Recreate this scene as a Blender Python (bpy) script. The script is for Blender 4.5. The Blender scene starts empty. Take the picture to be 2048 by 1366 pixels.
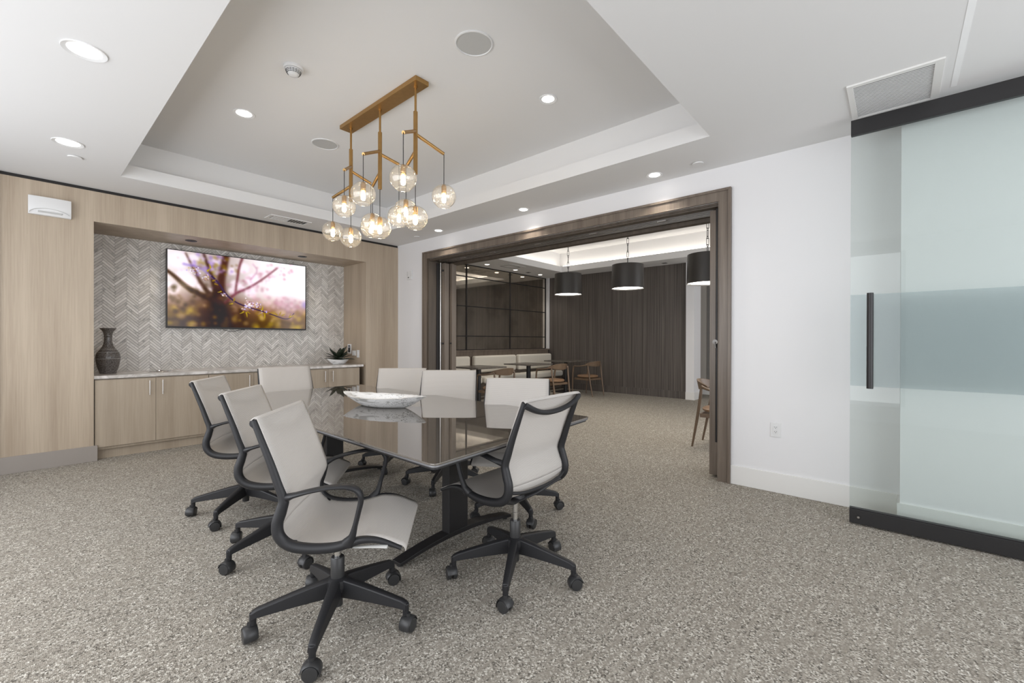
import bpy, bmesh, math, random
import numpy as np
from mathutils import Vector, Matrix
random.seed(7)
SC = bpy.context.scene
COL = SC.collection
PI = math.pi
R = math.radians

# ------------------------------------------------------------------ camera
YAW, PITCH, ROLL, H = R(41.4495), R(0.15534), R(0.13372), 1.25
fw = Vector((math.cos(YAW)*math.cos(PITCH), math.sin(YAW)*math.cos(PITCH), -math.sin(PITCH)))
rt = Vector((math.sin(YAW), -math.cos(YAW), 0)); up = rt.cross(fw)
rt, up = math.cos(ROLL)*rt + math.sin(ROLL)*up, -math.sin(ROLL)*rt + math.cos(ROLL)*up
cd = bpy.data.cameras.new('camera'); cam = bpy.data.objects.new('camera', cd); COL.objects.link(cam)
cam.matrix_world = Matrix(((rt.x, up.x, -fw.x, 0), (rt.y, up.y, -fw.y, 0), (rt.z, up.z, -fw.z, H), (0, 0, 0, 1)))
cd.sensor_width = 36; cd.lens = 870.9/2048*36; cd.clip_start = 0.02; cd.clip_end = 100
SC.camera = cam

# ------------------------------------------------------------------ world, exposure
W = bpy.data.worlds.new('world'); SC.world = W; W.use_nodes = True
bg = W.node_tree.nodes['Background']; bg.inputs[0].default_value = (0.92, 0.95, 1.0, 1); bg.inputs[1].default_value = 1.3
SC.view_settings.view_transform = 'Standard'; SC.view_settings.look = 'None'
SC.view_settings.gamma = 1; SC.view_settings.use_curve_mapping = False
SC.view_settings.exposure = 0.0

# ------------------------------------------------------------------ daylight through the windows
def area(name, loc, rot, sx, sy, power, col):
    l = bpy.data.lights.new(name, 'AREA'); l.shape = 'RECTANGLE'; l.size = sx; l.size_y = sy
    l.energy = power; l.color = col
    o = bpy.data.objects.new(name, l); COL.objects.link(o); o.location = loc; o.rotation_euler = rot
    return o
DAY = (0.95, 0.97, 1.0)
area('window_daylight', (-1.28, 2.7, 1.45), (0, R(-90), 0), 2.3, 5.6, 105, DAY)      # left windows
area('window_daylight', (1.4, -2.28, 1.45), (R(90), 0, 0), 4.4, 2.3, 70, DAY)       # added to even the light, from unseen windows behind the camera
area('window_daylight', (7.2, -0.95, 1.5), (R(90), 0, 0), 3.6, 2.2, 60, DAY)         # lounge windows

# ------------------------------------------------------------------ dimensions
XW, YW, CE = 4.143, 6.172, 2.80
NX0, NX1, NZ, NB = 0.508, 3.564, 2.459, 6.88
XD, YM, CF = 9.45, 7.117, 2.92

# ------------------------------------------------------------------ material helpers
MATS = {}
def newmat(name):
    m = bpy.data.materials.new(name); m.use_nodes = True
    n = m.node_tree.nodes; b = n['Principled BSDF']
    MATS[name] = m
    return m, n, m.node_tree.links, b
def plain(name, col, rough=.5, metal=0, spec=.5, bump=0, bscale=200, coat=0, var=0.0):
    m, n, l, b = newmat(name)
    b.inputs['Roughness'].default_value = rough; b.inputs['Metallic'].default_value = metal
    b.inputs['Specular IOR Level'].default_value = spec; b.inputs['Coat Weight'].default_value = coat
    tx = n.new('ShaderNodeTexCoord'); no = n.new('ShaderNodeTexNoise'); no.inputs['Scale'].default_value = bscale
    no.inputs['Detail'].default_value = 2
    l.new(tx.outputs['Object'], no.inputs['Vector'])
    mx = n.new('ShaderNodeMix'); mx.data_type = 'RGBA'
    mx.inputs[6].default_value = (*[c*(1-var) for c in col], 1); mx.inputs[7].default_value = (*[min(1, c*(1+var)) for c in col], 1)
    l.new(no.outputs['Fac'], mx.inputs[0]); l.new(mx.outputs[2], b.inputs['Base Color'])
    if bump:
        bp = n.new('ShaderNodeBump'); bp.inputs['Strength'].default_value = bump; bp.inputs['Distance'].default_value = .002
        l.new(no.outputs['Fac'], bp.inputs['Height']); l.new(bp.outputs[0], b.inputs['Normal'])
    return m
def ramp(n, stops):
    r = n.new('ShaderNodeValToRGB'); e = r.color_ramp.elements
    while len(e) < len(stops): e.new(.5)
    for i, (p, c) in enumerate(stops):
        e[i].position = p; e[i].color = (*c, 1)
    return r
def wood(name, dark, light, scale=(9, 9, .5), rough=.45, fine=60, mixf=.35, axis_fine=(120, 120, 3)):
    m, n, l, b = newmat(name); b.inputs['Roughness'].default_value = rough
    g = n.new('ShaderNodeNewGeometry')
    mp = n.new('ShaderNodeMapping'); mp.inputs['Scale'].default_value = scale
    mp2 = n.new('ShaderNodeMapping'); mp2.inputs['Scale'].default_value = axis_fine
    l.new(g.outputs['Position'], mp.inputs[0]); l.new(g.outputs['Position'], mp2.inputs[0])
    a = n.new('ShaderNodeTexNoise'); a.inputs['Scale'].default_value = 1; a.inputs['Detail'].default_value = 4
    c = n.new('ShaderNodeTexNoise'); c.inputs['Scale'].default_value = 1; c.inputs['Detail'].default_value = 3
    l.new(mp.outputs[0], a.inputs['Vector']); l.new(mp2.outputs[0], c.inputs['Vector'])
    mx = n.new('ShaderNodeMix'); mx.inputs[0].default_value = mixf
    l.new(a.outputs['Fac'], mx.inputs[2]); l.new(c.outputs['Fac'], mx.inputs[3])
    r = ramp(n, [(.32, dark), (.68, light)]); l.new(mx.outputs[0], r.inputs[0]); l.new(r.outputs[0], b.inputs['Base Color'])
    bp = n.new('ShaderNodeBump'); bp.inputs['Strength'].default_value = .15; bp.inputs['Distance'].default_value = .001
    l.new(c.outputs['Fac'], bp.inputs['Height']); l.new(bp.outputs[0], b.inputs['Normal'])
    return m
def emit(name, col, s):
    m = bpy.data.materials.new(name); m.use_nodes = True; n = m.node_tree.nodes; n.clear()
    e = n.new('ShaderNodeEmission'); e.inputs[0].default_value = (*col, 1); e.inputs[1].default_value = s
    o = n.new('ShaderNodeOutputMaterial'); m.node_tree.links.new(e.outputs[0], o.inputs[0])
    return m
def thin_glass(name, tint, rough=0.0, f0=.04, edge=.5, diffuse=0.0, dcol=(.8, .9, .9), bump=0):
    m = bpy.data.materials.new(name); m.use_nodes = True; n = m.node_tree.nodes; l = m.node_tree.links; n.clear()
    t = n.new('ShaderNodeBsdfTransparent'); t.inputs[0].default_value = (*tint, 1)
    gl = n.new('ShaderNodeBsdfGlossy'); gl.inputs['Roughness'].default_value = rough
    if bump:
        tc = n.new('ShaderNodeTexCoord'); mp = n.new('ShaderNodeMapping'); mp.inputs['Scale'].default_value = (9, 9, 34); l.new(tc.outputs['Object'], mp.inputs[0])
        no = n.new('ShaderNodeTexNoise'); no.inputs['Scale'].default_value = 1; no.inputs['Detail'].default_value = 1; l.new(mp.outputs[0], no.inputs['Vector'])
        bp = n.new('ShaderNodeBump'); bp.inputs['Strength'].default_value = bump; bp.inputs['Distance'].default_value = .02
        l.new(no.outputs['Fac'], bp.inputs['Height']); l.new(bp.outputs[0], gl.inputs['Normal'])
    lw = n.new('ShaderNodeLayerWeight'); lw.inputs['Blend'].default_value = .5
    mr = n.new('ShaderNodeMath'); mr.operation = 'POWER'; mr.inputs[1].default_value = 4
    l.new(lw.outputs['Facing'], mr.inputs[0])
    ma = n.new('ShaderNodeMath'); ma.operation = 'MULTIPLY_ADD'; ma.inputs[1].default_value = edge; ma.inputs[2].default_value = f0
    l.new(mr.outputs[0], ma.inputs[0])
    mix = n.new('ShaderNodeMixShader'); l.new(ma.outputs[0], mix.inputs[0])
    src = t
    if diffuse:
        d = n.new('ShaderNodeBsdfTranslucent'); d.inputs[0].default_value = (*dcol, 1)
        d2 = n.new('ShaderNodeBsdfDiffuse'); d2.inputs[0].default_value = (*dcol, 1)
        md = n.new('ShaderNodeMixShader'); md.inputs[0].default_value = .6; l.new(d.outputs[0], md.inputs[1]); l.new(d2.outputs[0], md.inputs[2])
        m2 = n.new('ShaderNodeMixShader'); m2.inputs[0].default_value = diffuse
        l.new(t.outputs[0], m2.inputs[1]); l.new(md.outputs[0], m2.inputs[2]); src = m2
    l.new(src.outputs[0], mix.inputs[1]); l.new(gl.outputs[0], mix.inputs[2])
    o = n.new('ShaderNodeOutputMaterial'); l.new(mix.outputs[0], o.inputs[0])
    return m

M = {}
M['wall'] = plain('white_paint', (.78, .775, .785), .55, bump=.015, bscale=300)
M['ceil'] = plain('ceiling_paint', (.755, .75, .745), .8, bump=.03, bscale=250)
M['trimw'] = plain('white_trim', (.78, .77, .75), .4)
M['greige'] = plain('greige_base', (.30, .27, .245), .5)
M['black'] = plain('black_gap', (.012, .01, .01), .6)
M['oak'] = wood('light_oak', (.36, .285, .21), (.50, .415, .32), (7, 7, .35))
M['oakcab'] = wood('cabinet_oak', (.31, .25, .185), (.42, .35, .27), (10, 10, .4))
M['walnut'] = wood('taupe_walnut', (.115, .088, .068), (.21, .172, .138), (14, 14, .8), .36)
M['walnutd'] = wood('dark_walnut', (.05, .037, .027), (.10, .078, .058), (14, 14, .8), .45)
M['dkwall'] = wood('dark_ribbed_veneer', (.026, .021, .019), (.185, .160, .143), (95, 95, .3), .55, mixf=.7, axis_fine=(190, 190, .8))
M['beige'] = plain('beige_wallcover', (.50, .47, .43), .8, bump=.3, bscale=90, var=.05)
M['blackmetal'] = plain('black_metal', (.016, .015, .016), .42, bump=.1, bscale=400)
M['blackplastic'] = plain('charcoal_plastic', (.017, .017, .019), .45, spec=.4, bump=.05, bscale=500)
M['caster'] = plain('caster_plastic', (.03, .03, .031), .38)
M['chrome'] = plain('chrome', (.75, .75, .75), .15, metal=1)
M['steel'] = plain('brushed_steel', (.62, .60, .58), .3, metal=1)
M['gunmetal'] = plain('gunmetal', (.22, .21, .20), .4, metal=.6)
M['silverlever'] = plain('grey_lever', (.5, .5, .48), .4)
M['brass'] = plain('aged_brass', (.43, .26, .10), .33, metal=.9, var=.12, bscale=25)
M['cord'] = plain('black_cord', (.01, .01, .01), .6)
M['edge'] = plain('table_edge', (.24, .24, .25), .4, metal=.6)
M['whiteplastic'] = plain('white_plastic', (.74, .74, .74), .35)
M['grilledark'] = plain('grille_shadow', (.10, .10, .10), .7)
M['speaker'] = plain('speaker_mesh', (.50, .50, .49), .8, bump=.4, bscale=500)
M['leaf'] = plain('dark_leaf', (.018, .028, .016), .40, var=.5, bscale=12)
M['cushion'] = plain('cream_upholstery', (.72, .68, .60), .75, bump=.2, bscale=60, var=.03)
M['leather'] = plain('tan_leather', (.235, .14, .08), .5, bump=.1, bscale=80, var=.1)
M['chairwood'] = plain('golden_walnut', (.150, .100, .064), .42, var=.2, bscale=14)
M['bronze'] = plain('bronze_shade', (.028, .024, .02), .42)
M['shadeinner'] = emit('shade_diffuser', (1, .95, .86), 7)
M['lamp'] = emit('downlight_diffuser', (1, .97, .93), 9)
M['lampwarm'] = emit('warm_downlight', (1, .92, .8), 7)
M['bulb'] = emit('bulb_glow', (1, .82, .56), 55)
M['cove'] = emit('cove_led', (1, .93, .84), 9)
M['globe'] = thin_glass('clear_glass_globe', (.955, .94, .915), f0=.12, edge=.95, bump=.15, diffuse=.07, dcol=(1, .97, .92))
M['doorglass'] = thin_glass('green_glass', (.905, .932, .922), f0=.028, edge=.3)
M['film'] = thin_glass('frosted_film', (.945, .965, .97), rough=.35, f0=.008, edge=.06, diffuse=.10, dcol=(.46, .54, .57))
M['screenled'] = emit('panel_led', (.8, .8, .9), .5)

def marble(name, base, vein, scale=2.5, rough=.18, amt=.62):
    m, n, l, b = newmat(name); b.inputs['Roughness'].default_value = rough
    g = n.new('ShaderNodeNewGeometry')
    a = n.new('ShaderNodeTexNoise'); a.inputs['Scale'].default_value = scale; a.inputs['Detail'].default_value = 8; a.inputs['Distortion'].default_value = 1.6
    l.new(g.outputs['Position'], a.inputs['Vector'])
    r = ramp(n, [(.38, base), (.49, vein), (amt, base)]); l.new(a.outputs['Fac'], r.inputs[0]); l.new(r.outputs[0], b.inputs['Base Color'])
    return m
M['marble'] = marble('white_marble', (.72, .69, .66), (.46, .43, .40), 3)
M['tablemarble'] = marble('grey_stone', (.16, .14, .12), (.11, .10, .09), 6, .25)

def mk_bowl():
    m, n, l, b = newmat('white_banded_stone'); b.inputs['Roughness'].default_value = .45
    t = n.new('ShaderNodeTexCoord'); mp = n.new('ShaderNodeMapping'); mp.inputs['Scale'].default_value = (5, 12, 26)
    l.new(t.outputs['Object'], mp.inputs[0])
    a = n.new('ShaderNodeTexNoise'); a.inputs['Scale'].default_value = 1.2; a.inputs['Detail'].default_value = 6; a.inputs['Distortion'].default_value = 1.2
    l.new(mp.outputs[0], a.inputs['Vector'])
    r = ramp(n, [(.33, (.42, .42, .41)), (.42, (.80, .80, .80)), (.60, (.86, .86, .86)), (.72, (.58, .58, .57))])
    l.new(a.outputs['Fac'], r.inputs[0])
    v = n.new('ShaderNodeTexVoronoi'); v.inputs['Scale'].default_value = 85; l.new(t.outputs['Object'], v.inputs['Vector'])
    lo = n.new('ShaderNodeTexNoise'); lo.inputs['Scale'].default_value = 6; l.new(t.outputs['Object'], lo.inputs['Vector'])
    th = n.new('ShaderNodeMath'); th.operation = 'MULTIPLY_ADD'; th.inputs[1].default_value = .9; th.inputs[2].default_value = -.36
    l.new(lo.outputs['Fac'], th.inputs[0])
    lt = n.new('ShaderNodeMath'); lt.operation = 'LESS_THAN'; l.new(v.outputs['Distance'], lt.inputs[0]); l.new(th.outputs[0], lt.inputs[1])
    mx = n.new('ShaderNodeMix'); mx.data_type = 'RGBA'; l.new(lt.outputs[0], mx.inputs[0]); l.new(r.outputs[0], mx.inputs[6]); mx.inputs[7].default_value = (.16, .16, .15, 1)
    l.new(mx.outputs[2], b.inputs['Base Color'])
    bp = n.new('ShaderNodeBump'); bp.inputs['Strength'].default_value = .5; bp.inputs['Distance'].default_value = .003
    l.new(a.outputs['Fac'], bp.inputs['Height']); l.new(bp.outputs[0], b.inputs['Normal'])
    return m
M['bowl'] = mk_bowl()

def mk_tile():
    m, n, l, b = newmat('grey_marble_tile'); b.inputs['Roughness'].default_value = .32
    g = n.new('ShaderNodeNewGeometry')
    r = ramp(n, [(0, (.54, .51, .475)), (.35, (.62, .59, .55)), (.7, (.70, .67, .63)), (1, (.80, .77, .73))])
    l.new(g.outputs['Random Per Island'], r.inputs[0])
    a = n.new('ShaderNodeTexNoise'); a.inputs['Scale'].default_value = 9; a.inputs['Detail'].default_value = 7; a.inputs['Distortion'].default_value = 1.5
    ad = n.new('ShaderNodeVectorMath'); ad.operation = 'ADD'
    cm = n.new('ShaderNodeCombineXYZ'); mu = n.new('ShaderNodeMath'); mu.operation = 'MULTIPLY'; mu.inputs[1].default_value = 37
    l.new(g.outputs['Random Per Island'], mu.inputs[0]); l.new(mu.outputs[0], cm.inputs[0])
    l.new(g.outputs['Position'], ad.inputs[0]); l.new(cm.outputs[0], ad.inputs[1]); l.new(ad.outputs[0], a.inputs['Vector'])
    r2 = ramp(n, [(.30, (.50, .50, .50)), (.42, (.93, .93, .93)), (.60, (1, 1, 1)), (.72, (.80, .80, .80))]); l.new(a.outputs['Fac'], r2.inputs[0])
    mx = n.new('ShaderNodeMix'); mx.data_type = 'RGBA'; mx.blend_type = 'MULTIPLY'; mx.inputs[0].default_value = .8
    l.new(r.outputs[0], mx.inputs[6]); l.new(r2.outputs[0], mx.inputs[7]); l.new(mx.outputs[2], b.inputs['Base Color'])
    return m
M['tile'] = mk_tile()
M['grout'] = plain('tile_grout', (.20, .185, .175), .8)

def mk_carpet():
    m, n, l, b = newmat('speckled_carpet'); b.inputs['Roughness'].default_value = .95; b.inputs['Specular IOR Level'].default_value = .1
    g = n.new('ShaderNodeNewGeometry')
    mp = n.new('ShaderNodeMapping'); mp.inputs['Scale'].default_value = (1, 1, 1); mp.inputs['Rotation'].default_value = (0, 0, .05)
    l.new(g.outputs['Position'], mp.inputs[0])
    v = n.new('ShaderNodeTexVoronoi'); v.inputs['Scale'].default_value = 185; v.inputs['Randomness'].default_value = 1
    vm = n.new('ShaderNodeMapping'); vm.inputs['Scale'].default_value = (1, .8, 1); l.new(mp.outputs[0], vm.inputs[0]); l.new(vm.outputs[0], v.inputs['Vector'])
    sp = n.new('ShaderNodeSeparateColor'); l.new(v.outputs['Color'], sp.inputs[0])
    # speckle clusters against plain streaks running along x
    st = n.new('ShaderNodeMapping'); st.inputs['Scale'].default_value = (6.0, 52, 1); l.new(mp.outputs[0], st.inputs[0])
    sn = n.new('ShaderNodeTexNoise'); sn.inputs['Scale'].default_value = 1; sn.inputs['Detail'].default_value = 2; l.new(st.outputs[0], sn.inputs['Vector'])
    sr = n.new('ShaderNodeMapRange'); sr.inputs[1].default_value = .36; sr.inputs[2].default_value = .54; l.new(sn.outputs['Fac'], sr.inputs[0])
    r = ramp(n, [(0, (.075, .067, .058)), (.14, (.13, .117, .10)), (.28, (.25, .227, .195)), (.50, (.31, .282, .24)), (.70, (.40, .37, .32)), (.84, (.54, .51, .455)), (1, (.74, .71, .65))])
    r.color_ramp.interpolation = 'LINEAR'
    l.new(sp.outputs[0], r.inputs[0])
    mx = n.new('ShaderNodeMix'); mx.data_type = 'RGBA'; l.new(sr.outputs[0], mx.inputs[0])
    mx.inputs[6].default_value = (.295, .268, .228, 1); l.new(r.outputs[0], mx.inputs[7])
    mm = n.new('ShaderNodeMix'); mm.data_type = 'RGBA'; mm.inputs[0].default_value = .88; mm.inputs[6].default_value = (.31, .285, .245, 1)
    mm2 = n.new('ShaderNodeMix'); mm2.data_type = 'RGBA'; mm2.inputs[0].default_value = .25
    l.new(mx.outputs[2], mm2.inputs[6]); l.new(r.outputs[0], mm2.inputs[7]); l.new(mm2.outputs[2], mm.inputs[7])
    l.new(mm.outputs[2], b.inputs['Base Color'])
    bp = n.new('ShaderNodeBump'); bp.inputs['Strength'].default_value = .6; bp.inputs['Distance'].default_value = .004
    l.new(v.outputs['Distance'], bp.inputs['Height']); l.new(bp.outputs[0], b.inputs['Normal'])
    return m
M['carpet'] = mk_carpet()

def mk_fabric():
    m, n, l, b = newmat('woven_mesh'); b.inputs['Roughness'].default_value = .7
    b.inputs['Specular IOR Level'].default_value = .25
    uv = n.new('ShaderNodeUVMap'); mp = n.new('ShaderNodeMapping'); mp.inputs['Scale'].default_value = (1, 1, 1); l.new(uv.outputs[0], mp.inputs[0])
    w = n.new('ShaderNodeTexWave'); w.wave_type = 'BANDS'; w.bands_direction = 'Y'; w.inputs['Scale'].default_value = 60; w.inputs['Distortion'].default_value = .4
    w.inputs['Detail Scale'].default_value = 3
    l.new(mp.outputs[0], w.inputs['Vector'])
    r = ramp(n, [(0, (.58, .54, .495)), (.55, (.78, .745, .71)), (1, (.81, .78, .75))]); l.new(w.outputs['Fac'], r.inputs[0]); l.new(r.outputs[0], b.inputs['Base Color'])
    bp = n.new('ShaderNodeBump'); bp.inputs['Strength'].default_value = .35; bp.inputs['Distance'].default_value = .002
    l.new(w.outputs['Fac'], bp.inputs['Height']); l.new(bp.outputs[0], b.inputs['Normal'])
    tr = n.new('ShaderNodeBsdfTranslucent'); tr.inputs[0].default_value = (.72, .70, .68, 1)
    ms = n.new('ShaderNodeMixShader'); ms.inputs[0].default_value = .30
    l.new(b.outputs[0], ms.inputs[1]); l.new(tr.outputs[0], ms.inputs[2]); tp = n.new('ShaderNodeBsdfTransparent'); m3 = n.new('ShaderNodeMixShader'); m3.inputs[0].default_value = .07
    l.new(ms.outputs[0], m3.inputs[1]); l.new(tp.outputs[0], m3.inputs[2]); l.new(m3.outputs[0], n['Material Output'].inputs[0])
    return m
M['mesh'] = mk_fabric()

def mk_tabletop():
    m, n, l, b = newmat('taupe_back_painted_glass')
    b.inputs['Base Color'].default_value = (.105, .088, .072, 1); b.inputs['Roughness'].default_value = .025
    b.inputs['IOR'].default_value = 2.2; b.inputs['Coat Weight'].default_value = .6; b.inputs['Coat Roughness'].default_value = .01
    no = n.new('ShaderNodeTexNoise'); no.inputs['Scale'].default_value = 3
    mx = n.new('ShaderNodeMix'); mx.data_type = 'RGBA'; mx.inputs[6].default_value = (.120, .104, .087, 1); mx.inputs[7].default_value = (.130, .113, .095, 1)
    l.new(no.outputs['Fac'], mx.inputs[0]); l.new(mx.outputs[2], b.inputs['Base Color'])
    return m
M['tabletop'] = mk_tabletop()

def mk_mirror():
    m, n, l, b = newmat('antiqued_mirror'); b.inputs['Metallic'].default_value = 1; b.inputs['Roughness'].default_value = .05
    g = n.new('ShaderNodeNewGeometry'); no = n.new('ShaderNodeTexNoise'); no.inputs['Scale'].default_value = 2.6; no.inputs['Detail'].default_value = 4
    l.new(g.outputs['Position'], no.inputs['Vector'])
    r = ramp(n, [(.33, (.52, .47, .40)), (.55, (.70, .64, .55))]); l.new(no.outputs['Fac'], r.inputs[0]); l.new(r.outputs[0], b.inputs['Base Color'])
    return m
M['mirror'] = mk_mirror()

def mk_vase():
    m, n, l, b = newmat('speckled_charcoal_glaze'); b.inputs['Roughness'].default_value = .22
    t = n.new('ShaderNodeTexCoord'); v = n.new('ShaderNodeTexNoise'); v.inputs['Scale'].default_value = 170; v.inputs['Detail'].default_value = 2
    l.new(t.outputs['Object'], v.inputs['Vector'])
    r = ramp(n, [(.42, (.055, .048, .045)), (.62, (.19, .175, .165))]); l.new(v.outputs['Fac'], r.inputs[0]); l.new(r.outputs[0], b.inputs['Base Color'])
    return m
M['vase'] = mk_vase()

# ------------------------------------------------------------------ mesh helpers
def box(bm, x0, x1, y0, y1, z0, z1):
    v = [bm.verts.new((x, y, z)) for x in (x0, x1) for y in (y0, y1) for z in (z0, z1)]
    for f in ((0, 1, 3, 2), (4, 6, 7, 5), (0, 4, 5, 1), (2, 3, 7, 6), (0, 2, 6, 4), (1, 5, 7, 3)):
        bm.faces.new([v[i] for i in f])
def BM(*boxes):
    bm = bmesh.new()
    for b in boxes: box(bm, *b)
    return bm
def loft(bm, rings, cap=True, closed=True):
    vr = [[bm.verts.new(p) for p in r] for r in rings]
    n = len(rings[0])
    for a, b in zip(vr, vr[1:]):
        for i in range(n if closed else n-1):
            j = (i+1) % n
            bm.faces.new((a[i], a[j], b[j], b[i]))
    if cap and closed:
        bm.faces.new(list(reversed(vr[0]))); bm.faces.new(vr[-1])
    return vr
def lathe(bm, prof, c=(0, 0, 0), seg=32, cap=False):
    rings = [[(c[0]+r*math.cos(2*PI*k/seg), c[1]+r*math.sin(2*PI*k/seg), c[2]+z) for k in range(seg)] for r, z in prof]
    loft(bm, rings, cap)
def cyl(bm, p0, p1, r, seg=16, r1=None):
    p0, p1 = Vector(p0), Vector(p1); d = (p1-p0).normalized(); r1 = r if r1 is None else r1
    a = d.orthogonal().normalized(); b = d.cross(a)
    loft(bm, [[p+(a*math.cos(2*PI*k/seg)+b*math.sin(2*PI*k/seg))*q for k in range(seg)] for p, q in ((p0, r), (p1, r1))])
def smooth_path(pts, sub=6):
    P = [Vector(p) for p in pts]; out = []
    for i in range(len(P)-1):
        p0 = P[i-1] if i else P[0]*2-P[1]; p3 = P[i+2] if i+2 < len(P) else P[-1]*2-P[-2]
        for k in range(sub):
            t = k/sub
            out.append(.5*((2*P[i])+(P[i+1]-p0)*t+(2*p0-5*P[i]+4*P[i+1]-p3)*t*t+(-p0+3*P[i]-3*P[i+1]+p3)*t**3))
    out.append(P[-1]); return out
def sweep(bm, pts, wid, thk, side=(0, 1, 0), seg=12, flat=1.0):
    """elliptical section: wid along `side`, thk in the plane of the path; wid and thk may be lists"""
    n = len(pts); S = Vector(side); rings = []
    for i, p in enumerate(pts):
        t = (pts[min(i+1, n-1)]-pts[max(i-1, 0)]).normalized()
        s = (S-t*S.dot(t)).normalized(); q = t.cross(s)
        f = i/(n-1)
        def val(a):
            if not isinstance(a, (list, tuple)): return a
            k = f*(len(a)-1); j = min(int(k), len(a)-2); return a[j]+(a[j+1]-a[j])*(k-j)
        w, h = val(wid), val(thk)
        rings.append([p+s*(w*math.cos(2*PI*k/seg))+q*(h*math.sin(2*PI*k/seg)) for k in range(seg)])
    loft(bm, rings)
def tube(bm, pts, r, seg=8):
    P = [Vector(p) for p in pts]; t0 = (P[1]-P[0]).normalized(); a = t0.orthogonal().normalized(); rings = []
    for i, p in enumerate(P):
        t = (P[min(i+1, len(P)-1)]-P[max(i-1, 0)]).normalized(); a = (a-t*a.dot(t)).normalized(); b = t.cross(a)
        rings.append([p+(a*math.cos(2*PI*k/seg)+b*math.sin(2*PI*k/seg))*r for k in range(seg)])
    loft(bm, rings)
def sphere(bm, c, r, sx=1, sy=1, sz=1, seg=16):
    bmesh.ops.create_uvsphere(bm, u_segments=seg, v_segments=seg//2, radius=1, matrix=Matrix.Translation(c) @ Matrix.Diagonal((r*sx, r*sy, r*sz, 1)))

def obj(name, bm, mat, parent=None, bevel=0, smooth=False, rebase=True, bseg=2):
    bmesh.ops.recalc_face_normals(bm, faces=bm.faces)
    me = bpy.data.meshes.new(name)
    off = Vector((0, 0, 0))
    if parent is None and rebase:
        xs = [v.co for v in bm.verts]
        off = Vector(((min(v.x for v in xs)+max(v.x for v in xs))/2, (min(v.y for v in xs)+max(v.y for v in xs))/2, min(v.z for v in xs)))
        bmesh.ops.translate(bm, verts=bm.verts, vec=-off)
    bm.to_mesh(me); bm.free()
    if smooth:
        me.polygons.foreach_set('use_smooth', [True]*len(me.polygons))
        try: me.set_sharp_from_angle(angle=R(40))
        except Exception: pass
    o = bpy.data.objects.new(name, me); COL.objects.link(o); o.location = off
    me.materials.append(mat)
    if parent is not None: o.parent = parent
    if bevel:
        b = o.modifiers.new('bevel', 'BEVEL'); b.width = bevel; b.segments = bseg; b.limit_method = 'ANGLE'; b.angle_limit = R(40)
    return o
def wobj(name, bm, mat, parent, **k):
    """part whose vertices are given in world coordinates, under a thing that stands at parent.location (no rotation)"""
    bmesh.ops.translate(bm, verts=bm.verts, vec=-Vector(parent.location))
    return obj(name, bm, mat, parent, **k)
def tag(o, label, cat, group=None):
    o['label'] = label; o['category'] = cat
    if group: o['group'] = group
    return o
def thing(name, label, cat, loc=(0, 0, 0), rz=0, group=None):
    o = bpy.data.objects.new(name, None); COL.objects.link(o); o.location = loc; o.rotation_euler = (0, 0, rz); o.empty_display_size = .1
    return tag(o, label, cat, group)
def struct(name, bm, mat, parent=None, **k):
    k.setdefault('rebase', False)
    o = obj(name, bm, mat, parent, **k); 
    if parent is None: o['kind'] = 'structure'
    return o
def sthing(name, loc=(0, 0, 0)):
    o = bpy.data.objects.new(name, None); COL.objects.link(o); o.location = loc; o['kind'] = 'structure'; o.empty_display_size = .1
    return o
def copy_tree(o, parent=None):
    c = o.copy(); COL.objects.link(c)
    if parent is not None: c.parent = parent
    for ch in [x for x in bpy.data.objects if x.parent == o]:
        copy_tree(ch, c)
    return c

# ================================================================== SETTING
struct('floor', BM((-1.5, 11.5, -2.6, 7.6, -.08, 0)), M['carpet'])
# main ceiling with tray
TX0, TX1, TY0, TY1 = .64, 3.465, 1.065, 5.53
RC = .13
b = bmesh.new()
X0, X1, Y0, Y1 = -1.4, 4.3, -2.5, 7.0
for (a, c, d, e) in ((X0, TX0, Y0, Y1), (TX1, X1, Y0, Y1), (TX0, TX1, Y0, TY0), (TX0, TX1, TY1, Y1)):
    box(b, a, c, d, e, CE, 2.925)
for (a, c, d, e) in ((X0, TX0-RC, Y0, Y1), (TX1+RC, X1, Y0, Y1), (TX0-RC, TX1+RC, Y0, TY0-RC), (TX0-RC, TX1+RC, TY1+RC, Y1)):
    box(b, a, c, d, e, 2.925, 3.2)
box(b, X0, X1, Y0, Y1, 3.2, 3.3)
struct('ceiling', b, M['ceil'])
# lounge ceiling with lit tray
FX0, FX1, FY0, FY1 = 5.15, 8.8, .9, 6.15
b = bmesh.new(); X0, X1, Y0, Y1 = 4.3, 11.4, -1.3, 7.3
for (a, c, d, e) in ((X0, FX0, Y0, Y1), (FX1, X1, Y0, Y1), (FX0, FX1, Y0, FY0), (FX0, FX1, FY1, Y1)):
    box(b, a, c, d, e, CF, 3.06)
for (a, c, d, e) in ((X0, FX0-.18, Y0, Y1), (FX1+.18, X1, Y0, Y1), (FX0-.18, FX1+.18, Y0, FY0-.18), (FX0-.18, FX1+.18, FY1+.18, Y1)):
    box(b, a, c, d, e, 3.06, 3.42)
box(b, X0, X1, Y0, Y1, 3.42, 3.5)
struct('ceiling', b, M['ceil'])
cl = thing('cove_light', 'warm hidden light strip round the edge of the lounge ceiling tray', 'light strip', (7, 3.5, 3.06))
for bx in ((FX0, FX1, FY1+.05, FY1+.09, 3.061, 3.075), (FX0, FX1, FY0-.09, FY0-.05, 3.061, 3.075), (FX1+.05, FX1+.09, FY0, FY1, 3.061, 3.075), (FX0-.09, FX0-.05, FY0, FY1, 3.061, 3.075)):
    wobj('light_strip', BM(bx), M['cove'], cl)

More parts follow.
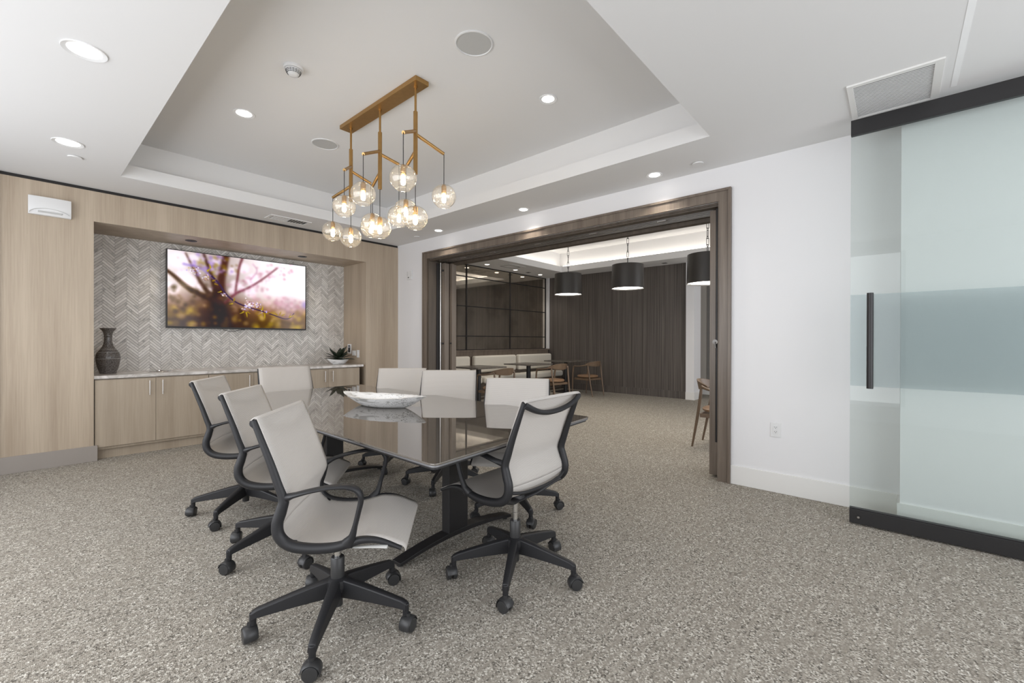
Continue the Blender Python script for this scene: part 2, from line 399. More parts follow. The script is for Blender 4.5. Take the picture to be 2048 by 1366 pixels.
# oak wall with niche
b = bmesh.new()
TOPZ = 2.768
box(b, -.133, NX0, YW, 7.0, 0, TOPZ); box(b, NX1, XW, YW, 7.0, 0, TOPZ); box(b, NX0, NX1, YW, 7.0, NZ, TOPZ)
box(b, NX0, NX1, NB, 7.0, 0, NZ)
struct('wall_back', b, M['oak'])
struct('trim_1', BM((-.133, XW-.001, YW+.012, 7.0, TOPZ, CE)), M['black'])  # solid black strip, colour stands for the shade in the recess under the ceiling
struct('wall_back', BM((-1.4, -.135, YW-.03, 7.0, 0, CE)), plain('grey_pier', (.20, .205, .21), .6))
struct('baseboard_back', BM((-.133, NX0+.027, YW-.014, YW+.3, 0, .158)), M['greige'], bevel=.002)
struct('baseboard_back', BM((NX1-.02, XW, YW-.014, YW+.3, 0, .158)), M['greige'], bevel=.002)
# herringbone tile back of the niche
b = bmesh.new(); n_, Wt = 6, .0251; g_ = .0015; c45 = math.sqrt(.5)
def tile(u0, u1, v0, v1):
    ps = [(u0+g_, v0+g_), (u1-g_, v0+g_), (u1-g_, v1-g_), (u0+g_, v1-g_)]
    q = [((u-v)*c45+2.03, (u+v)*c45+1.6) for u, v in ps]
    if max(p[0] for p in q) < NX0 or min(p[0] for p in q) > NX1 or max(p[1] for p in q) < .86 or min(p[1] for p in q) > NZ: return
    f = [b.verts.new((x, NB-.012, z)) for x, z in q]; k = [b.verts.new((x, NB-.004, z)) for x, z in q]
    b.faces.new(f); b.faces.new(list(reversed(k)))
    for i in range(4): b.faces.new((f[i], k[i], k[(i+1) % 4], f[(i+1) % 4]))
for s in range(-110, 111):
    for t in range(-12, 13):
        u = s+2*n_*t
        tile(u*Wt, (u+n_)*Wt, s*Wt, (s+1)*Wt)
        v = s-2*n_+1+2*n_*t
        tile(s*Wt, (s+1)*Wt, v*Wt, (v+n_)*Wt)
for co, no in (((NX0+.001, 0, 0), (-1, 0, 0)), ((NX1-.001, 0, 0), (1, 0, 0)), ((0, 0, .87), (0, 0, -1)), ((0, 0, NZ-.001), (0, 0, 1))):
    bmesh.ops.bisect_plane(b, geom=b.verts[:]+b.edges[:]+b.faces[:], plane_co=co, plane_no=no, clear_outer=True)
tw = obj('wall_back', BM((NX0, NX1, NB-.006, NB, .87, NZ)), M['grout'], rebase=False); tw['kind'] = 'structure'
struct('tile_facing', b, M['tile'], tw)

# white wall with the wide doorway
OY0, OY1, OZ = 1.19, 5.36, 2.49
WX = 4.60
b = BM((XW, WX, -.02, OY0, 0, 3.3), (XW, WX, OY1, 7.2, 0, 3.3), (XW, WX, OY0, OY1, OZ, 3.3))
struct('wall_right', b, M['wall'])
struct('wall_right', BM((3.93, WX, -2.5, -.02, 0, 3.3)), M['wall'])
struct('baseboard_right', BM((XW-.014, XW, -.02, 1.087, 0, .160)), M['trimw'], bevel=.002)
struct('baseboard_right', BM((3.93-.014, 3.93, -2.4, -.02, 0, .160), (3.93-.014, XW-.014, -.02, -.006, 0, .160)), M['trimw'])
struct('baseboard_right', BM((XW-.014, XW, 5.481, YW, 0, .160)), M['trimw'], bevel=.002)
# casing and jambs
b = bmesh.new()
def casing(b, x0, x1, yo0, yo1, zo, w):
    box(b, x0, x1, yo0, yo0+w, 0, zo); box(b, x0, x1, yo1-w, yo1, 0, zo); box(b, x0, x1, yo0+w, yo1-w, zo-w, zo)
casing(b, XW-.022, XW, 1.087, 5.481, 2.597, .106)
casing(b, XW-.036, XW-.0225, 1.087, 5.481, 2.597, .022)
casing(b, XW-.028, XW-.0225, 1.187, 5.381, 2.497, .006)
struct('trim_2', b, M['walnut'], bevel=.0015)
b = BM((XW, 4.275, OY1-.02, OY1, 0, OZ-.02), (XW-.014, XW, OY1-.02, 5.3745, 0, OZ-.001), (4.275, WX, OY1-.002, OY1, 0, OZ-.02),
       (XW, WX, OY0, OY1, OZ-.02, OZ), (XW, XW+.05, OY0, OY0+.012, 0, OZ-.02), (4.52, WX, OY0, OY1, OZ-.06, OZ-.02),
       (4.15, 4.22, OY0+.002, OY1-.02, OZ-.035, OZ-.02))
struct('trim_3', b, M['walnutd'], bevel=.001)
b = bmesh.new()
for x in (4.30, 4.355, 4.41, 4.455):
    box(b, x, x+.012, OY0+.1, OY1-.05, OZ-.026, OZ-.0195)
for y in (1.75, 2.55, 3.35, 4.15, 4.75): box(b, 4.32, 4.352, y, y+.09, OZ-.03, OZ-.021)
struct('trim_4', b, M['steel'])
# folded door leaves, left stack
d = sthing('door_1', (4.45, 5.25, 0))
for x0, x1, y0, mt in ((4.362, 4.452, 5.245, 'walnut'), (4.475, 4.56, 5.20, 'walnut')):
    wobj('door_leaf', BM((x0, x1, y0, OY1-.004, .02, OZ-.045)), M[mt], d, bevel=.002)
wobj('door_gap_shade', BM((4.2755, 4.3605, 5.330, OY1-.003, .02, OZ-.05)), M['black'], d)  # black box stands for the shade in the gap beside the leaves
b = bmesh.new(); cyl(b, (4.338, 5.315, .2), (4.338, 5.315, 2.45), .010); wobj('flush_bolt', b, M['steel'], d, smooth=True)
b = bmesh.new()
for z in (1.20, 2.33):
    cyl(b, (4.345, 5.285, z), (4.361, 5.262, z), .014)
cyl(b, (4.4535, 5.23, 1.20), (4.474, 5.215, 1.20), .011)
wobj('lock_knob', b, M['blackmetal'], d, smooth=True)
# right stack
d = sthing('door_2', (4.3, 1.25, 0))
wobj('door_leaf', BM((4.215, 4.26, OY0+.014, 1.292, .022, OZ-.045)), M['walnut'], d, bevel=.002)
wobj('door_leaf', BM((4.275, 4.36, OY0+.014, 1.285, .022, OZ-.045)), M['walnutd'], d, bevel=.002)
b = bmesh.new(); cyl(b, (4.195, 1.222, .33), (4.195, 1.222, 2.45), .0125)
wobj('pull_bar', b, M['blackmetal'], d, smooth=True)
b = bmesh.new(); cyl(b, (4.17, 1.232, 1.24), (4.214, 1.232, 1.24), .022, 20); cyl(b, (4.168, 1.232, 1.24), (4.168, 1.226, 1.185), .008); cyl(b, (4.214, 1.222, .6), (4.195, 1.222, .6), .006); cyl(b, (4.214, 1.222, 2.1), (4.195, 1.222, 2.1), .006)
wobj('lock_knob', b, M['gunmetal'], d, smooth=True)

# window walls out of view (daylight comes through their openings)
b = BM((-1.4, -1.2, -2.5, 6.0, 0, .25), (-1.4, -1.2, -2.5, 6.0, 2.62, CE), (-1.4, -1.2, -2.5, -.1, .25, 2.62), (-1.4, -1.2, 5.5, 6.0, .25, 2.62))
struct('wall_left', b, M['wall'])
w = sthing('window_1', (-1.3, 2.7, .25))
wobj('window_frame', BM(*[(-1.34, -1.26, y-.03, y+.03, .25, 2.62) for y in (-.07, 1.3, 2.7, 4.1, 5.47)]), M['blackmetal'], w)
b = BM((-1.4, 3.93, -2.5, -2.2, 0, .25), (-1.4, 3.93, -2.5, -2.2, 2.62, CE), (-1.4, -.8, -2.5, -2.2, .25, 2.62), (3.6, 3.93, -2.5, -2.2, .25, 2.62))
struct('wall_front', b, M['wall'])
w = sthing('window_2', (1.4, -2.3, .25))
wobj('window_frame', BM(*[(x-.03, x+.03, -2.34, -2.26, .25, 2.62) for x in (-.77, .66, 2.13, 3.57)]), M['blackmetal'], w)

# lounge beyond the doorway
struct('wall_far', BM((XD, XD+.15, 3.36, 7.05, 0, CF)), M['dkwall'])
struct('baseboard_far', BM((XD-.012, XD, 3.36, 7.0, 0, .16)), M['dkwall'])
struct('wall_far', BM((XD-.06, XD+.35, 3.19, 3.36, 0, CF)), M['wall'])
struct('wall_far', BM((XD-.045, XD, 7.0, 7.1, 1.031, CF)), M['wall'])
struct('baseboard_far', BM((XD-.075, XD-.06, 3.175, 3.36, 0, .16), (XD-.06, XD+.35, 3.175, 3.19, 0, .16)), M['trimw'])
struct('wall_far', BM((10.6, 10.8, -1.3, 3.9, 0, CF), (XD+.15, 10.6, 3.8, 3.95, 0, CF)), M['beige'])
struct('baseboard_far', BM((10.58, 10.6, -1.3, 3.8, 0, .16)), M['trimw'])
b = bmesh.new(); box(b, 10.586, 10.6, 3.22, 3.30, .16, CF); struct('trim_5', b, plain('grey_strip', (.22, .21, .20), .7))
struct('wall_lounge', BM((WX, 11.4, YM, 7.3, 0, CF)), M['walnut'])
b = BM((WX, 5.3, -1.3, -1.1, 0, CF), (9.1, 11.4, -1.3, -1.1, 0, CF), (5.3, 9.1, -1.3, -1.1, 0, .3), (5.3, 9.1, -1.3, -1.1, 2.6, CF))
struct('wall_lounge', b, M['beige'])
w = sthing('window_3', (7.2, -1.2, .3))
wobj('window_frame', BM(*[(x-.03, x+.03, -1.24, -1.16, .3, 2.6) for x in (5.33, 6.6, 7.8, 9.07)]), M['blackmetal'], w)

# mirror wall: black grid of antiqued mirror panes
mw = thing('mirror_wall_panel', 'antiqued mirror panels in a thin black metal grid above the banquette', 'mirror', (7, YM, 1.03))
XM = [3.642+1.4365*k for k in range(1, 5)] + [9.388]
XM = [4.62, 5.08, 6.516, 7.953, 9.388]; ZM = [1.035, 1.34, 2.0, 2.65, CF-.008]
for i in range(4):
    for j in range(4):
        wobj('mirror_pane', BM((XM[i]+.006, XM[i+1]-.006, YM-.022, YM-.012, ZM[j]+.004, ZM[j+1]-.004)), M['mirror'], mw)
b = bmesh.new()
for x in XM: box(b, x-.014, x+.014, YM-.036, YM-.0, ZM[0]-.005, ZM[-1])
for z in ZM: box(b, XM[0]-.014, XM[-1]+.014, YM-.034, YM-.002, z-.010 if z > 1.1 else z-.004, z+.010 if z < 2.9 else z+.006)
wobj('metal_grid', b, M['black'], mw)
# banquette
bq = thing('banquette_bench', 'long built in banquette with cream cushions along the mirror wall', 'bench', (7, 6.8, 0))
wobj('back_panel', BM((WX+.02, XD-.07, 7.0, YM-.001, 0, 1.03), (WX+.02, XD-.02, 6.98, YM-.002, 1.0, 1.0295)), M['walnut'], bq, bevel=.002)
wobj('plinth', BM((WX+.02, XD-.07, 6.55, 7.0, 0, .33)), M['walnutd'], bq)
wobj('toe_strip', BM((WX+.02, XD-.07, 6.535, 6.55, .05, .07)), M['steel'], bq)
for i, (x0, x1) in enumerate(((4.95, 6.43), (6.563, 7.942), (8.034, 9.37))):
    wobj('back_cushion', BM((x0, x1, 6.86, 6.995, .535, .905)), M['cushion'], bq, bevel=.045, bseg=5, smooth=True)
    wobj('seat_cushion', BM((x0-.06, x1+.02, 6.50, 6.85, .33, .475)), M['cushion'], bq, bevel=.05, bseg=5, smooth=True)
o = obj('wall_outlet', BM((8.06, 8.16, 6.99, 6.999, .55, .67)), M['blackplastic'], bevel=.002)
tag(o, 'small black power outlet on the banquette back between two cream cushions', 'outlet')

# ================================================================== CEILING FIXTURES
def spot(x, y, z, power, col=(1, .93, .84), size=1.9, blend=.7):
    l = bpy.data.lights.new('downlight_beam', 'SPOT'); l.energy = power; l.color = col; l.spot_size = size; l.spot_blend = blend; l.shadow_soft_size = .05
    return l
def downlight(x, y, z, label, group, power=14, mat='lamp', r=.058, host=None):
    t = thing('recessed_downlight', label, 'ceiling light', (x, y, z), 0, group)
    b = bmesh.new(); lathe(b, [(r, -.001), (r+.022, -.006), (r+.024, -.0005), (r+.018, .0)], seg=36); lathe(b, [(r, -.001), (r-.004, .004)], seg=36)
    obj('trim_ring', b, M['whiteplastic'], t, smooth=True)
    b = bmesh.new(); bmesh.ops.create_circle(b, cap_ends=True, segments=36, radius=r-.002, matrix=Matrix.Translation((0, 0, -.0025)))
    obj('lens', b, M[mat], t)
    l = bpy.data.objects.new('lamp_beam', spot(0, 0, 0, power)); COL.objects.link(l); l.parent = t; l.location = (0, 0, -.02)
    return t
g1 = 'recessed downlights in the meeting room ceiling'
downlight(.234, 3.274, CE, 'round lit recessed downlight in the lower ceiling at upper left, nearest the camera', g1, r=.07)
downlight(.257, 4.90, CE, 'round lit recessed downlight in the lower ceiling beside the sprinkler cap near the oak wall', g1, r=.07)
downlight(1.285, 4.224, 3.2, 'round lit recessed downlight in the tray ceiling left of the brass chandelier', g1, r=.06)
downlight(2.83, 2.117, 3.2, 'round lit recessed downlight in the tray ceiling right of the brass chandelier', g1, r=.05)
downlight(3.939, 1.704, CE, 'small lit downlight above the right end of the wide wooden doorway', g1, r=.05, power=24)
downlight(3.959, 3.32, CE, 'small lit downlight above the middle of the wide wooden doorway', g1, r=.05, power=24)
downlight(3.929, 4.862, CE, 'small lit downlight above the left end of the wide wooden doorway', g1, r=.05, power=24)
g2 = 'recessed downlights along the mirror wall in the lounge'
for x, y, lab in ((6.83, 6.77, 'small lit lounge downlight above the mirror wall, leftmost of three'), (7.806, 6.789, 'small lit lounge downlight above the mirror wall, middle of three'), (8.777, 6.80, 'small lit lounge downlight above the mirror wall, nearest the dark wall')):
    downlight(x, y, CF, lab, g2, 20, 'lampwarm', .05)
def cap_(x, y, z, label):
    b = bmesh.new(); lathe(b, [(.001, -.012), (.045, -.012), (.046, -.009), (.046, -.003), (.028, -.003), (.028, 0)], (x, y, z), 32)
    tag(obj('sprinkler_cap', b, M['ceil'], smooth=True), label, 'sprinkler cap', 'flat round sprinkler caps on the lower ceiling')
cap_(.316, 5.235, CE, 'flat white sprinkler cap on the ceiling beside the oak wall, upper left')
cap_(3.923, 1.304, CE, 'flat white sprinkler cap on the ceiling right of the doorway downlights')
cap_(3.945, 5.386, CE, 'flat white sprinkler cap on the ceiling near the corner behind the glass globes')
def spk(x, y, z, label, r):
    t = thing('ceiling_speaker', label, 'speaker', (x, y, z), 0, 'round speakers in the tray ceiling')
    b = bmesh.new(); lathe(b, [(r-.012, -.002), (r-.008, -.008), (r, -.006), (r+.001, 0)], seg=48); obj('rim', b, M['whiteplastic'], t, smooth=True)
    b = bmesh.new(); bmesh.ops.create_circle(b, cap_ends=True, segments=48, radius=r-.010, matrix=Matrix.Translation((0, 0, -.003))); obj('grille', b, M['speaker'], t)
spk(1.98, 2.088, 3.2, 'round grey speaker grille in the tray ceiling, nearer the camera', .125)
spk(2.018, 4.272, 3.2, 'round pale speaker in the tray ceiling behind the chandelier', .125)
t = thing('smoke_detector', 'round white smoke detector on the tray ceiling left of the chandelier', 'smoke detector', (1.302, 3.244, 3.2))
b = bmesh.new(); lathe(b, [(.001, -.02), (.06, -.018), (.066, -.012), (.066, 0)], seg=40); obj('base', b, M['whiteplastic'], t, smooth=True)
b = bmesh.new(); lathe(b, [(.001, -.062), (.016, -.062), (.03, -.058), (.046, -.035), (.052, -.02)], seg=40); obj('cover', b, M['whiteplastic'], t, smooth=True)
b = bmesh.new()
for k in range(16):
    a = 2*PI*k/16
    for zz, rr in ((-.030, .0495), (-.038, .0465), (-.046, .0415)):
        p = Vector((rr*math.cos(a), rr*math.sin(a), zz)); tt = Vector((-math.sin(a), math.cos(a), 0))*.0065
        cyl(b, p-tt, p+tt, .0022, 6)
obj('slot_ring', b, M['grilledark'], t)
# supply vent near the oak wall
t = thing('air_vent', 'white slotted air vent in the ceiling above the television niche', 'vent', (2.31, 5.90, CE))
vx0, vx1, vy0, vy1 = -.25, .25, -.115, .115
obj('vent_frame', BM((vx0, vx1, vy0, vy0+.035, -.008, 0), (vx0, vx1, vy1-.035, vy1, -.008, 0), (vx0, vx0+.035, vy0+.035, vy1-.035, -.008, 0), (vx1-.035, vx1, vy0+.035, vy1-.035, -.008, 0)), M['ceil'], t)
obj('vent_back', BM((vx0+.035, vx1-.035, vy0+.035, vy1-.035, -.002, -.001)), M['grilledark'], t)
b = bmesh.new()
for k in range(12):
    x = vx0+.05+k*.0345; s_ = 1 if k < 6 else -1
    v = [b.verts.new(p) for p in ((x, vy0+.035, -.002), (x, vy1-.035, -.002), (x+.020*s_, vy1-.035, -.010), (x+.020*s_, vy0+.035, -.010))]; b.faces.new(v)
    v2 = [b.verts.new(p) for p in ((x+.002, vy0+.035, -.002), (x+.002, vy1-.035, -.002), (x+.022*s_, vy1-.035, -.010), (x+.022*s_, vy0+.035, -.010))]; b.faces.new(v2)
obj('louvres', b, M['ceil'], t)
# return grille near glass door
t = thing('return_air_grille', 'large white louvred return air grille in the ceiling before the glass door', 'vent', (3.60, .02, CE))
gx0, gx1, gy0, gy1 = -.265, .265, -.215, .215
obj('grille_frame', BM((gx0, gx1, gy0, gy0+.04, -.010, 0), (gx0, gx1, gy1-.03, gy1, -.010, 0), (gx0, gx0+.03, gy0+.04, gy1-.03, -.010, 0), (gx1-.03, gx1, gy0+.04, gy1-.03, -.010, 0)), M['trimw'], t, bevel=.001)
obj('grille_back', BM((gx0+.03, gx1-.03, gy0+.04, gy1-.03, -.002, -.001)), M['grilledark'], t)
b = bmesh.new()
for k in range(24):
    x = gx0+.035+k*.0195
    box(b, x, x+.0095, gy0+.04, gy1-.03, -.005, -.003)
obj('louvres', b, M['ceil'], t)
struct('trim_6', BM((.5, 3.76, -.268, -.240, CE-.0015, CE)), plain('ceiling_strip', (.90, .90, .90), .5))

# ================================================================== GLASS SLIDING DOOR
d = sthing('door_3', (3.77, -.3, 0))
GX = 3.77
wobj('glass_pane', BM((GX+.014, GX+.026, -1.05, .239, .11, 2.66)), M['doorglass'], d)
b = BM((GX+.0125, GX+.0135, -1.05, .238, .945, 1.565)); wobj('frosted_band', b, M['film'], d)  # thin bluish see-through sheet across the middle of the pane
wobj('top_rail', BM((GX, GX+.04, -1.05, .239, 2.655, 2.757), (GX-.003, GX+.002, -1.05, .239, 2.650, 2.657)), M['blackmetal'], d, bevel=.002)
wobj('bottom_rail', BM((GX, GX+.04, -1.05, .239, .010, .105), (GX+.004, GX+.036, -1.05, .239, .105, .113)), M['blackmetal'], d, bevel=.002)
b = bmesh.new(); cyl(b, (GX-.035, .132, .935), (GX-.035, .132, 1.57), .018, 24)
wobj('pull_handle', b, M['blackmetal'], d, smooth=True)
b = bmesh.new()
for z in (1.05, 1.45): cyl(b, (GX-.025, .132, z), (GX+.013, .132, z), .008)
wobj('handle_standoff', b, M['blackmetal'], d)
b = bmesh.new(); cyl(b, (GX-.004, .19, .055), (GX+.001, .19, .055), .016, 24); wobj('lock_cylinder', b, M['black'], d)
b = bmesh.new(); cyl(b, (GX-.006, .19, .055), (GX-.003, .19, .055), .007, 20); wobj('key_face', b, M['chrome'], d)

# ================================================================== WALL DEVICES
t = thing('wall_outlet', 'white double power outlet low on the white wall right of the doorway', 'outlet', (XW, .7465, .455))
obj('cover_plate', BM((-.006, 0, -.038, .038, 0, .117)), M['whiteplastic'], t, bevel=.002)
obj('receptacle', BM((-.009, -.0055, -.017, .017, .024, .093)), M['whiteplastic'], t, bevel=.001)
for z in (.043, .080):
    b = bmesh.new()
    box(b, -.0095, -.0088, -.009, -.006, z, z+.008); box(b, -.0095, -.0088, .005, .008, z, z+.008); cyl(b, (-.0095, 0, z-.006), (-.0088, 0, z-.006), .003, 10)
    obj('socket_holes', b, M['grilledark'], t)
t = thing('wall_thermostat', 'small white wall device with grey buttons beside the doorway left corner', 'thermostat', (XW, 5.834, 2.215))
obj('body', BM((-.022, 0, -.065, .065, 0, .135)), M['whiteplastic'], t, bevel=.005)
obj('vent_slots', BM(*[(-.0228, -.0215, .035, .052, .06+k*.012, .066+k*.012) for k in range(6)]), M['speaker'], t)
obj('text_marks', BM(*[(-.0228, -.0215, -.052, -.042, .05+k*.012, .055+k*.012) for k in range(5)]), M['speaker'], t)
obj('button', BM((-.026, -.0215, .005, .030, .025, .043)), M['grilledark'], t, bevel=.002)
# emergency light on oak wall
t = thing('emergency_light', 'white wedge shaped emergency light fixture high on the oak wall', 'wall light', (.2, YW, 2.44))
prof = [(0, 0), (-.045, .0), (-.060, .022), (-.068, .06), (-.066, .12), (-.056, .172), (0, .172)]
b = bmesh.new()
xs = [-.143, -.12, -.07, 0, .07, .12, .143]
rings = []
for x in xs:
    f = 1-.18*(abs(x)/.143)**3
    rings.append([(x, y*f, z) for y, z in prof])
loft(b, rings); obj('housing', b, M['whiteplastic'], t, smooth=True)
b = bmesh.new(); rings = []
for x in [-.08+.02*k for k in range(9)]: rings.append([(x, -.063, .020), (x, -.0675, .034), (x, -.0585, .034), (x, -.0585, .020)])
loft(b, rings); obj('lens', b, M['speaker'], t)
b = bmesh.new()
pts = [(-.135, -.055, .01)]+[(-.13+.26*k/12, -.0665, .022+.040*math.sin(PI*k/12)**.6) for k in range(13)]
tube(b, pts, .0025, 6); obj('reveal_line', b, M['speaker'], t)
# touch panel, switch, outlet on niche right side
t = thing('touch_panel', 'white control panel with a black screen on the oak side of the niche', 'control panel', (NX1, 6.667, 1.028))
obj('body', BM((-.012, 0, -.055, .055, 0, .155)), M['whiteplastic'], t, bevel=.003)
obj('screen', BM((-.0135, -.0115, -.032, .032, .022, .135)), M['blackplastic'], t)
o = obj('screen_icon', BM((-.0145, -.0134, -.008, .008, .095, .12)), M['screenled'], t)
t = thing('light_switch', 'square white switch plate right of the black screen panel in the niche', 'switch', (NX1, 6.527, 1.0))
obj('cover_plate', BM((-.006, 0, -.058, .058, 0, .08)), M['whiteplastic'], t, bevel=.002)
obj('rocker', BM((-.011, -.0055, -.015, .015, .018, .062)), M['whiteplastic'], t, bevel=.001)
t = thing('wall_outlet', 'narrow white power outlet nearest the front edge of the niche side', 'outlet', (NX1, 6.402, .972))
obj('cover_plate', BM((-.006, 0, -.037, .037, 0, .118)), M['whiteplastic'], t, bevel=.002)
obj('receptacle', BM((-.009, -.0055, -.017, .017, .024, .093)), M['whiteplastic'], t, bevel=.001)

# niche spotlights
g3 = 'black puck lights in the niche soffit'
for x, lab in ((1.394, 'black round recessed light in the oak niche soffit, left one'), (2.724, 'black round recessed light in the oak niche soffit, right one')):
    t = thing('niche_downlight', lab, 'ceiling light', (x, 6.47, NZ), 0, g3)
    b = bmesh.new(); lathe(b, [(.040, -.001), (.058, -.006), (.06, -.0005)], seg=32); obj('trim_ring', b, M['blackmetal'], t, smooth=True)
    b = bmesh.new(); bmesh.ops.create_circle(b, cap_ends=True, segments=32, radius=.041, matrix=Matrix.Translation((0, 0, -.002))); obj('baffle', b, M['black'], t)
    sl = spot(0, 0, 0, 9, (1, .86, .70), 2.0, .6); l = bpy.data.objects.new('lamp_beam', sl); COL.objects.link(l); l.parent = t; l.location = (0, .1, -.03)
for x in (.62, 3.42):
    pass

# ================================================================== CABINETS AND COUNTER
FY = YW+.018
def cabinet(x0, x1, label):
    t = thing('base_cabinet', label, 'cabinet', ((x0+x1)/2, FY+.3, 0), 0, 'oak base cabinets under the counter')
    wobj('carcass', BM((x0, x1, FY+.022, NB-.002, .10, .835), (x0, x1, FY+.06, NB-.002, 0, .10)), M['oakcab'], t)
    xm = (x0+x1)/2
    for k, (a, c) in enumerate(((x0+.002, xm-.0015), (xm+.0015, x1-.002))):
        dr = wobj('door', BM((a, c, FY, FY+.020, .128, .825)), M['oakcab'], t, bevel=.001)
        hx = c-.055 if k == 0 else a+.055
        b = bmesh.new(); cyl(b, (hx, FY-.030, .640), (hx, FY-.030, .800), .005); 
        for z in (.665, .775): cyl(b, (hx, FY-.03, z), (hx, FY, z), .004)
        bmesh.ops.translate(b, verts=b.verts, vec=-Vector(t.location)); obj('handle', b, M['steel'], dr, smooth=True)
    return t
cabinet(.515, 1.508, 'oak base cabinet with two bar handled doors beneath the grey vase, leftmost')
cabinet(1.51, 2.488, 'oak base cabinet with two doors behind the mesh chairs, below the television')
cabinet(2.49, 3.47, 'oak base cabinet with two doors at the right end beneath the potted plant')
struct('trim_8', BM((NX0+.0005, .513, FY+.01, FY+.04, 0, .84), (3.472, 3.49, FY+.06, FY+.3, 0, .84)), M['black'])
t = thing('countertop', 'white veined marble countertop across the niche above the oak cabinets', 'countertop', (2.03, 6.5, .84))
wobj('slab', BM((NX0+.001, 3.528, YW+.004, NB-.013, .840, .872)), M['marble'], t, bevel=.002)
t = thing('counter_grommet', 'round metal rimmed power grommet set in the marble countertop', 'grommet', (1.12, 6.60, .8725))
b = bmesh.new(); lathe(b, [(.001, .8735), (.05, .8735), (.055, .8728)], (1.12, 6.60, 0), 32); wobj('grommet_cap', b, M['grilledark'], t)
b = bmesh.new(); lathe(b, [(.06, .873), (.064, .877), (.10, .877), (.104, .873)], (1.12, 6.60, 0), 40); wobj('grommet_ring', b, M['chrome'], t, smooth=True)
struct('trim_9', BM((NX0+.001, 3.50, YW+.03, NB-.02, .8352, .8398)), M['black'])

# vase
b = bmesh.new()
vp = [(.001, .0), (.064, 0), (.074, .02), (.092, .08), (.103, .15), (.105, .175), (.102, .20), (.090, .235), (.066, .27), (.046, .305), (.036, .35), (.034, .39), (.034, .405), (.039, .408), (.036, .414), (.038, .44), (.048, .468), (.066, .490), (.072, .496), (.070, .502), (.058, .499), (.044, .47), (.034, .44)]
pr_ = []
P = smooth_path([(r, 0, z) for r, z in vp], 3)
lathe(b, [(max(p.x, .001), p.z) for p in P], (.655, 6.56, .8728), 48)
v = obj('vase', b, M['vase'], smooth=True); tag(v, 'tall charcoal speckled vase with flared rim on the counter left end', 'vase')
b = bmesh.new()
for zz, rr in ((.238, .0905), (.165, .1052), (.27, .067)):
    pts = [Vector((rr*math.cos(2*PI*k/40), rr*math.sin(2*PI*k/40), zz)) for k in range(41)]; tube(b, pts, .0012, 6)
obj('glaze_ring', b, M['speaker'], v)

# plant in boat shaped bowl
def boat(bm, L, Wd, Hh, rimdrop=.25, seg=40, rows=10, jag=.0, inner=.86, tipz=0.0, foot=.45):
    rnd = random.Random(3); outer = []
    jz = [rnd.uniform(-1, 1)*jag for _ in range(seg)]
    for j in range(rows+1):
        t = j/rows; ring = []
        for k in range(seg):
            a = 2*PI*k/seg; ca, sa = math.cos(a), math.sin(a)
            ex = (foot+(1-foot)*t**.8); ey = (.42+.58*t**.6)
            sharp = abs(ca)**2.2
            x = L/2*ca*ex; y = Wd/2*sa*ey*(1-.55*sharp)
            z = Hh*t*(1+tipz*sharp)+jz[k]*t
            ring.append((x, y, z))
        outer.append(ring)
    inn = []
    for j in range(rows, 1, -1):
        t = (j/rows); ring = []
        for k in range(seg):
            x, y, z = outer[j][k]
            s = inner if j == rows else inner*(.97)
            ring.append((x*s, y*s*.93, max(z-.001 if j == rows else z, .012)))
        inn.append(ring)
    loft(bm, outer+inn)
pp = thing('potted_plant', 'dark leafy succulent plant in a white boat shaped bowl on the counter', 'plant', (3.30, 6.52, .8728))
b = bmesh.new(); boat(b, .38, .15, .070, tipz=.3, foot=.45); obj('bowl', b, M['bowl'], pp, smooth=True)
b = bmesh.new(); sphere(b, (0, 0, .07), .07, 1.6, .8, .25); obj('moss', b, M['leaf'], pp)
rl = random.Random(11)
def leaf(bm, az, L, w, lift, curl, base):
    n = 7; rows = []
    for i in range(n+1):
        t = i/n; r = L*t; ww = w*math.sin(PI*min(1, .12+t*.88))**.7*(1 if t < .98 else .1)
        z = base+lift*t-curl*t*t
        c = Vector((math.cos(az)*r, math.sin(az)*r, z)); s = Vector((-math.sin(az), math.cos(az), 0))*ww
        dn = Vector((0, 0, -.15*ww))
        rows.append([c-s, c+dn*2, c+s])
    vr = [[bm.verts.new(p) for p in r_] for r_ in rows]
    for a_, b_ in zip(vr, vr[1:]):
        bm.faces.new((a_[0], a_[1], b_[1], b_[0])); bm.faces.new((a_[1], a_[2], b_[2], b_[1]))
for k in range(20):
    b = bmesh.new()
    az = k*2.399; q = k/20
    leaf(b, az, .13+.11*q+rl.uniform(-.01, .02), .034+rl.uniform(0, .010), .24-.20*q, .03+.03*q, .075)
    if k in (3, 11): pass
    o = obj('leaf', b, M['leaf'], pp, smooth=True)
    md = o.modifiers.new('thick', 'SOLIDIFY'); md.thickness = .002

